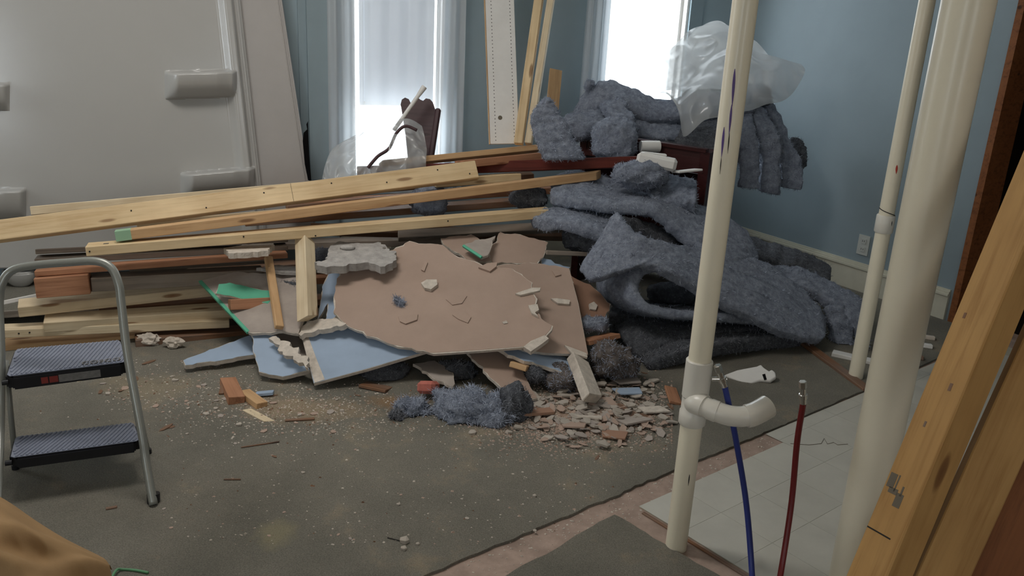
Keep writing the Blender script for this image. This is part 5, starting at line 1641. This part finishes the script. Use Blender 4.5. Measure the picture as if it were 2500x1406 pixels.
# raised lettering near the front edge of the upper step
ex = (at1(1, 0.85) - at1(0, 0.85)).normalized(); ey = nn1.cross(ex)
mt = Matrix.Identity(4)
for i in range(3):
    c_ = at1(0.78, 0.86, 0.0045)
    mt[i][0], mt[i][1], mt[i][2], mt[i][3] = ex[i], ey[i], nn1[i], (c_ - wpos(s1))[i]
text_part('raised_lettering', 'COSCO', 0.032, 0.0012, M['sticker'], s1, mt)
# sticker on the front edge
fa, fb = at1(0, 1), at1(1, 1)
fd = (fb - fa).normalized(); fn = fd.cross(nn1).normalized(); fn = fn if fn.dot(CAM - fa) > 0 else -fn
def edgepatch(u0, u1, h0, h1, mat, name):
    g = G().box(fa + (fb - fa) * u0 - nn1 * h1 + fn * 0.0002, (fb - fa) * (u1 - u0), nn1 * (h1 - h0), fn * 0.001)
    g.build(name, M[mat], s1)
edgepatch(0.42, 0.76, 0.010, 0.034, 'sticker', 'warning_label')
edgepatch(0.28, 0.335, 0.012, 0.032, 'redsticker', 'red_print')
edgepatch(0.345, 0.415, 0.012, 0.032, 'redsticker', 'red_print')
for (s_, a2, z_) in ((s1, at1, 0.02), (s2, at2, 0.016)):
    for u in (-0.03, 1.03):
        e0, e1 = a2(u, 0.93, -z_), a2(0.02 if u < 0 else 0.98, 0.93, -z_)
        o = G().tube([e0, e1], 0.008, 12).build('pivot_bolt', M['blackp'], s_); autosmooth(o)

# ------------------------------------------------------------------ tan canvas in the lower left corner
def tz(x, y, Y): return (x, y, Y)
vs, fs = patch([[(-160, 1180, 1.72), (-60, 1188, 1.72), (10, 1216, 1.70), (90, 1266, 1.68), (170, 1315, 1.67), (240, 1352, 1.66)],
                [(-160, 1230, 1.56), (-60, 1232, 1.55), (20, 1262, 1.54), (110, 1310, 1.55), (200, 1345, 1.57), (268, 1378, 1.60)],
                [(-160, 1310, 1.46), (-60, 1312, 1.44), (30, 1336, 1.44), (120, 1375, 1.46), (210, 1400, 1.50), (276, 1420, 1.56)],
                [(-160, 1420, 1.38), (-60, 1425, 1.37), (30, 1440, 1.38), (130, 1460, 1.40), (220, 1480, 1.44), (285, 1490, 1.52)],
                [(-160, 1640, 1.34), (-60, 1640, 1.33), (30, 1650, 1.34), (130, 1660, 1.36), (230, 1650, 1.42), (290, 1620, 1.50)]], 90, 70, 0.022, 11, 3.6, ripple=lambda u, v: V((0, -0.3, 1)) * (0.016 * min(1, v * 3) * (math.sin(v * 15 - u * 5) + 0.6 * math.sin(v * 27 + u * 9 + 1))))
tag(obj('canvas_cloth', vs, fs, M['canvas'], None, True), 'tan canvas cloth heaped in the lower left corner before the step stool', 'cloth')
sp = spline([F(268, 1420, 0.03), F(284, 1392, 0.02), F(300, 1390, 0.012), F(330, 1392, 0.012), F(362, 1398, 0.012)], 24)
o = tag(G().tube(sp, 0.0035, 8).build('cord', M['gclip'], None, True), 'thin green cord by the edge of the tan canvas', 'cord')

# ------------------------------------------------------------------ crumbs: chips one by one, dust as stuff
rnd = random.Random(21)
def chip_mesh(k, name, flat):
    bm = bmesh.new()
    n_ = rnd.randint(5, 7)
    pts = [(math.cos(2 * math.pi * i / n_) * rnd.uniform(0.6, 1.0), math.sin(2 * math.pi * i / n_) * rnd.uniform(0.45, 0.85)) for i in range(n_)]
    t_ = [bm.verts.new((x, y, flat * rnd.uniform(0.7, 1.1))) for x, y in pts]
    b_ = [bm.verts.new((x * rnd.uniform(0.85, 1.05), y * rnd.uniform(0.85, 1.05), 0)) for x, y in pts]
    bm.faces.new(t_); bm.faces.new(list(reversed(b_)))
    for i in range(n_):
        j = (i + 1) % n_
        bm.faces.new((t_[j], t_[i], b_[i], b_[j]))
    bmesh.ops.recalc_face_normals(bm, faces=bm.faces)
    me = bpy.data.meshes.new(name); bm.to_mesh(me); bm.free()
    return me
kinds = {'gypsum_chip': ('gypsum', 0.45, 'small gypsum chip in the crumbs on the carpet', 'gypsum chips in the crumbs'),
         'paper_chip': ('tan', 0.14, 'small tan paper chip in the crumbs on the carpet', 'paper chips in the crumbs'),
         'grey_chip': ('greypaper', 0.2, 'small grey drywall chip in the crumbs on the carpet', 'grey chips in the crumbs'),
         'wood_chip': ('pine_brown', 0.2, 'small brown wood chip in the crumbs on the carpet', 'wood chips in the crumbs')}
pool = {}
for kname, (mt, fl, lab, gr) in kinds.items():
    pool[kname] = []
    for k_ in range(5):
        me = chip_mesh(k_, kname, fl); me.materials.append(M[mt]); pool[kname].append(me)
def spot():
    """a place in the strewn band before the heap"""
    r = rnd.random()
    if r < 0.62:
        return rnd.gauss(1430, 130), rnd.gauss(1012, 42)
    if r < 0.86:
        return rnd.gauss(720, 190), rnd.gauss(1000, 38)
    if r < 0.93:
        return rnd.uniform(250, 620), rnd.uniform(880, 990)
    return rnd.uniform(400, 1500), rnd.uniform(1000, 1330)
for i in range(290):
    x, y = spot()
    if x > 1640 or x < 180 or y < 880 or y > 1360: continue
    if 640 < x < 1300 and y < 965: continue
    kn = rnd.choices(list(kinds), weights=(0.42, 0.33, 0.13, 0.12))[0]
    me = rnd.choice(pool[kn])
    o = bpy.data.objects.new(kn, me)
    COL.objects.link(o)
    s = rnd.choice((0.006, 0.008, 0.010, 0.013, 0.017, 0.022)) * (1.25 if 1200 < x < 1640 and y < 1070 else 0.9)
    if y > 1090: s = min(s, 0.008)
    p = F(x, y, 0.0)
    o.location = (p.x, p.y, 0.0092)
    o.rotation_euler = (rnd.uniform(-0.12, 0.12), rnd.uniform(-0.12, 0.12), rnd.uniform(0, 6.3))
    el = rnd.uniform(1.6, 3.2) if kn == 'wood_chip' else 1.0
    o.scale = (s * el, s, s)
    wh = 'on the open carpet away from the rubble' if y > 1085 else 'on the carpet by the step stool' if x < 500 else 'in the crumbs before the blue drywall sheet' if x < 920 else \
        'in the crumbs around the fluffy blue tufts' if x < 1260 else 'in the rubble near the white block' if x < 1460 else 'in the rubble nearest the thinner drain pipe'
    tag(o, kinds[kn][2].split(' in the ')[0] + ' ' + wh, 'chip', kinds[kn][3].split(' in the ')[0] + ' ' + wh)
for i in range(270):
    x, y = rnd.gauss(1450, 105), rnd.gauss(1005, 38)
    if not (1230 < x < 1640) or y < 930 + max(0, (1400 - x)) * 0.2 or y > 1095: continue
    kn = rnd.choices(('drywall_scrap', 'torn_paper_scrap', 'grey_scrap'), weights=(0.36, 0.42, 0.22))[0]
    src = {'drywall_scrap': 'gypsum_chip', 'torn_paper_scrap': 'paper_chip', 'grey_scrap': 'grey_chip'}[kn]
    o = bpy.data.objects.new(kn, rnd.choice(pool[src]))
    COL.objects.link(o)
    s_ = rnd.uniform(0.016, 0.034)
    p = F(x, y, 0.01)
    o.location = (p.x, p.y, 0.0095 + rnd.uniform(0, 0.012))
    o.rotation_euler = (rnd.uniform(-0.3, 0.3), rnd.uniform(-0.3, 0.3), rnd.uniform(0, 6.3))
    o.scale = (s_ * rnd.uniform(0.9, 1.5), s_ * rnd.uniform(0.6, 1.0), s_ * 0.6)
    lb = {'drywall_scrap': 'broken white drywall scrap in the rubble left of the thinner drain pipe', 'torn_paper_scrap': 'torn tan paper scrap in the rubble left of the thinner drain pipe', 'grey_scrap': 'broken grey drywall scrap in the rubble left of the thinner drain pipe'}[kn]
    wh = 'near the white block' if x < 1430 else 'halfway to the thinner pipe' if x < 1530 else 'nearest the thinner pipe'
    wh += ', at the front edge' if y > 1030 else ', further in' if y < 985 else ''
    lb = lb.split(' left of')[0] + ' ' + wh
    tag(o, lb, 'scrap', {'drywall_scrap': 'white scraps in the rubble', 'torn_paper_scrap': 'tan scraps in the rubble', 'grey_scrap': 'grey scraps in the rubble'}[kn] + ' ' + wh)
# two loose white crumbs on the open carpet
for x, y, s, lab in ((988, 1330, 0.017, 'white pebble sized gypsum crumb by the thin nail'), (986, 1348, 0.011, 'smaller white gypsum crumb below the pebble sized one'), (1020, 1336, 0.007, 'tiny white crumb right of the pebble sized one'), (1305, 1218, 0.008, 'white fleck on the open carpet near the bare strip')):
    o = bpy.data.objects.new('gypsum_crumb', pool['gypsum_chip'][0]); COL.objects.link(o)
    p = F(x, y); o.location = (p.x, p.y, 0.0092); o.scale = (s, s, s * 1.6); tag(o, lab, 'chip')
# crumbled chunks before the stack, far left
for x, y, s, lab in ((362, 834, 0.05, 'left torn gypsum chunk on the carpet before the dark stud'), (424, 842, 0.04, 'right torn gypsum chunk on the carpet before the dark stud')):
    p = F(x, y, 0.02)
    bm = bmesh.new(); bmesh.ops.create_icosphere(bm, subdivisions=3, radius=1)
    vs = []
    for v_ in bm.verts:
        q = v_.co * (1 + 0.5 * noise.noise(v_.co * 2.2 + V((x, 0, 0))))
        vs.append(V((p.x + q.x * s, p.y + q.y * s * 0.6, max(0.0092, 0.03 + q.z * s * 0.6))))
    fs = [tuple(e.index for e in f.verts) for f in bm.faces]; bm.free()
    tag(obj('gypsum_chunk', vs, fs, M['gypsum']), lab, 'chip')
# fine crumbs and sawdust
vs, fs, mi = [], [], []
def crumbs(n_, smin, smax, mat, sel):
    for i in range(n_):
        x, y = sel()
        if x > 1900 or y > 1400 or y < 860: continue
        p = F(x, y, 0.009)
        if (p - L1a).dot(NT) < 0.0: p = F(x, y, 0.0006)
        s = rnd.uniform(smin, smax) * rnd.choice((0.6, 0.8, 1.0, 1.4))
        a = rnd.uniform(0, 6.28)
        k_ = len(vs)
        h = s * rnd.uniform(0.3, 0.9)
        for j in range(4):
            an = a + j * 1.57 + rnd.uniform(-0.4, 0.4)
            vs.append(p + V((math.cos(an) * s, math.sin(an) * s * 0.8, 0)))
        vs.append(p + V((rnd.uniform(-0.3, 0.3) * s, rnd.uniform(-0.3, 0.3) * s, h)))
        fs.extend([(k_, k_ + 1, k_ + 4), (k_ + 1, k_ + 2, k_ + 4), (k_ + 2, k_ + 3, k_ + 4), (k_ + 3, k_, k_ + 4)])
        mi.extend([mat] * 4)
def near(): 
    while True:
        x, y = spot()
        if x < 1640: return x, y
crumbs(5200, 0.0015, 0.0042, 0, near)
crumbs(7000, 0.0018, 0.0052, 1, lambda: (min(1640, rnd.gauss(1410, 120)), rnd.gauss(1015, 40)) if rnd.random() < 0.75 else near())
crumbs(1400, 0.0015, 0.0045, 2, near)
def strip():
    t = rnd.uniform(0.0, 1.15)
    q = L1a + DT * t * 1.25 - NT * rnd.uniform(0.005, 0.13)
    e = q - CAM; w_ = e.dot(fwd)
    return 1250 + e.dot(camR) / w_ * FPX, 703 - e.dot(camU) / w_ * FPX
crumbs(420, 0.0015, 0.0045, 0, strip)
o = obj('debris_crumbs', vs, fs, None, mats=[M['gypsum'], M['tan'], M['pine_brown']], mi=mi)
tag(o, 'fine crumbs of gypsum, paper and wood strewn before the heap', 'crumbs', None, 'stuff')
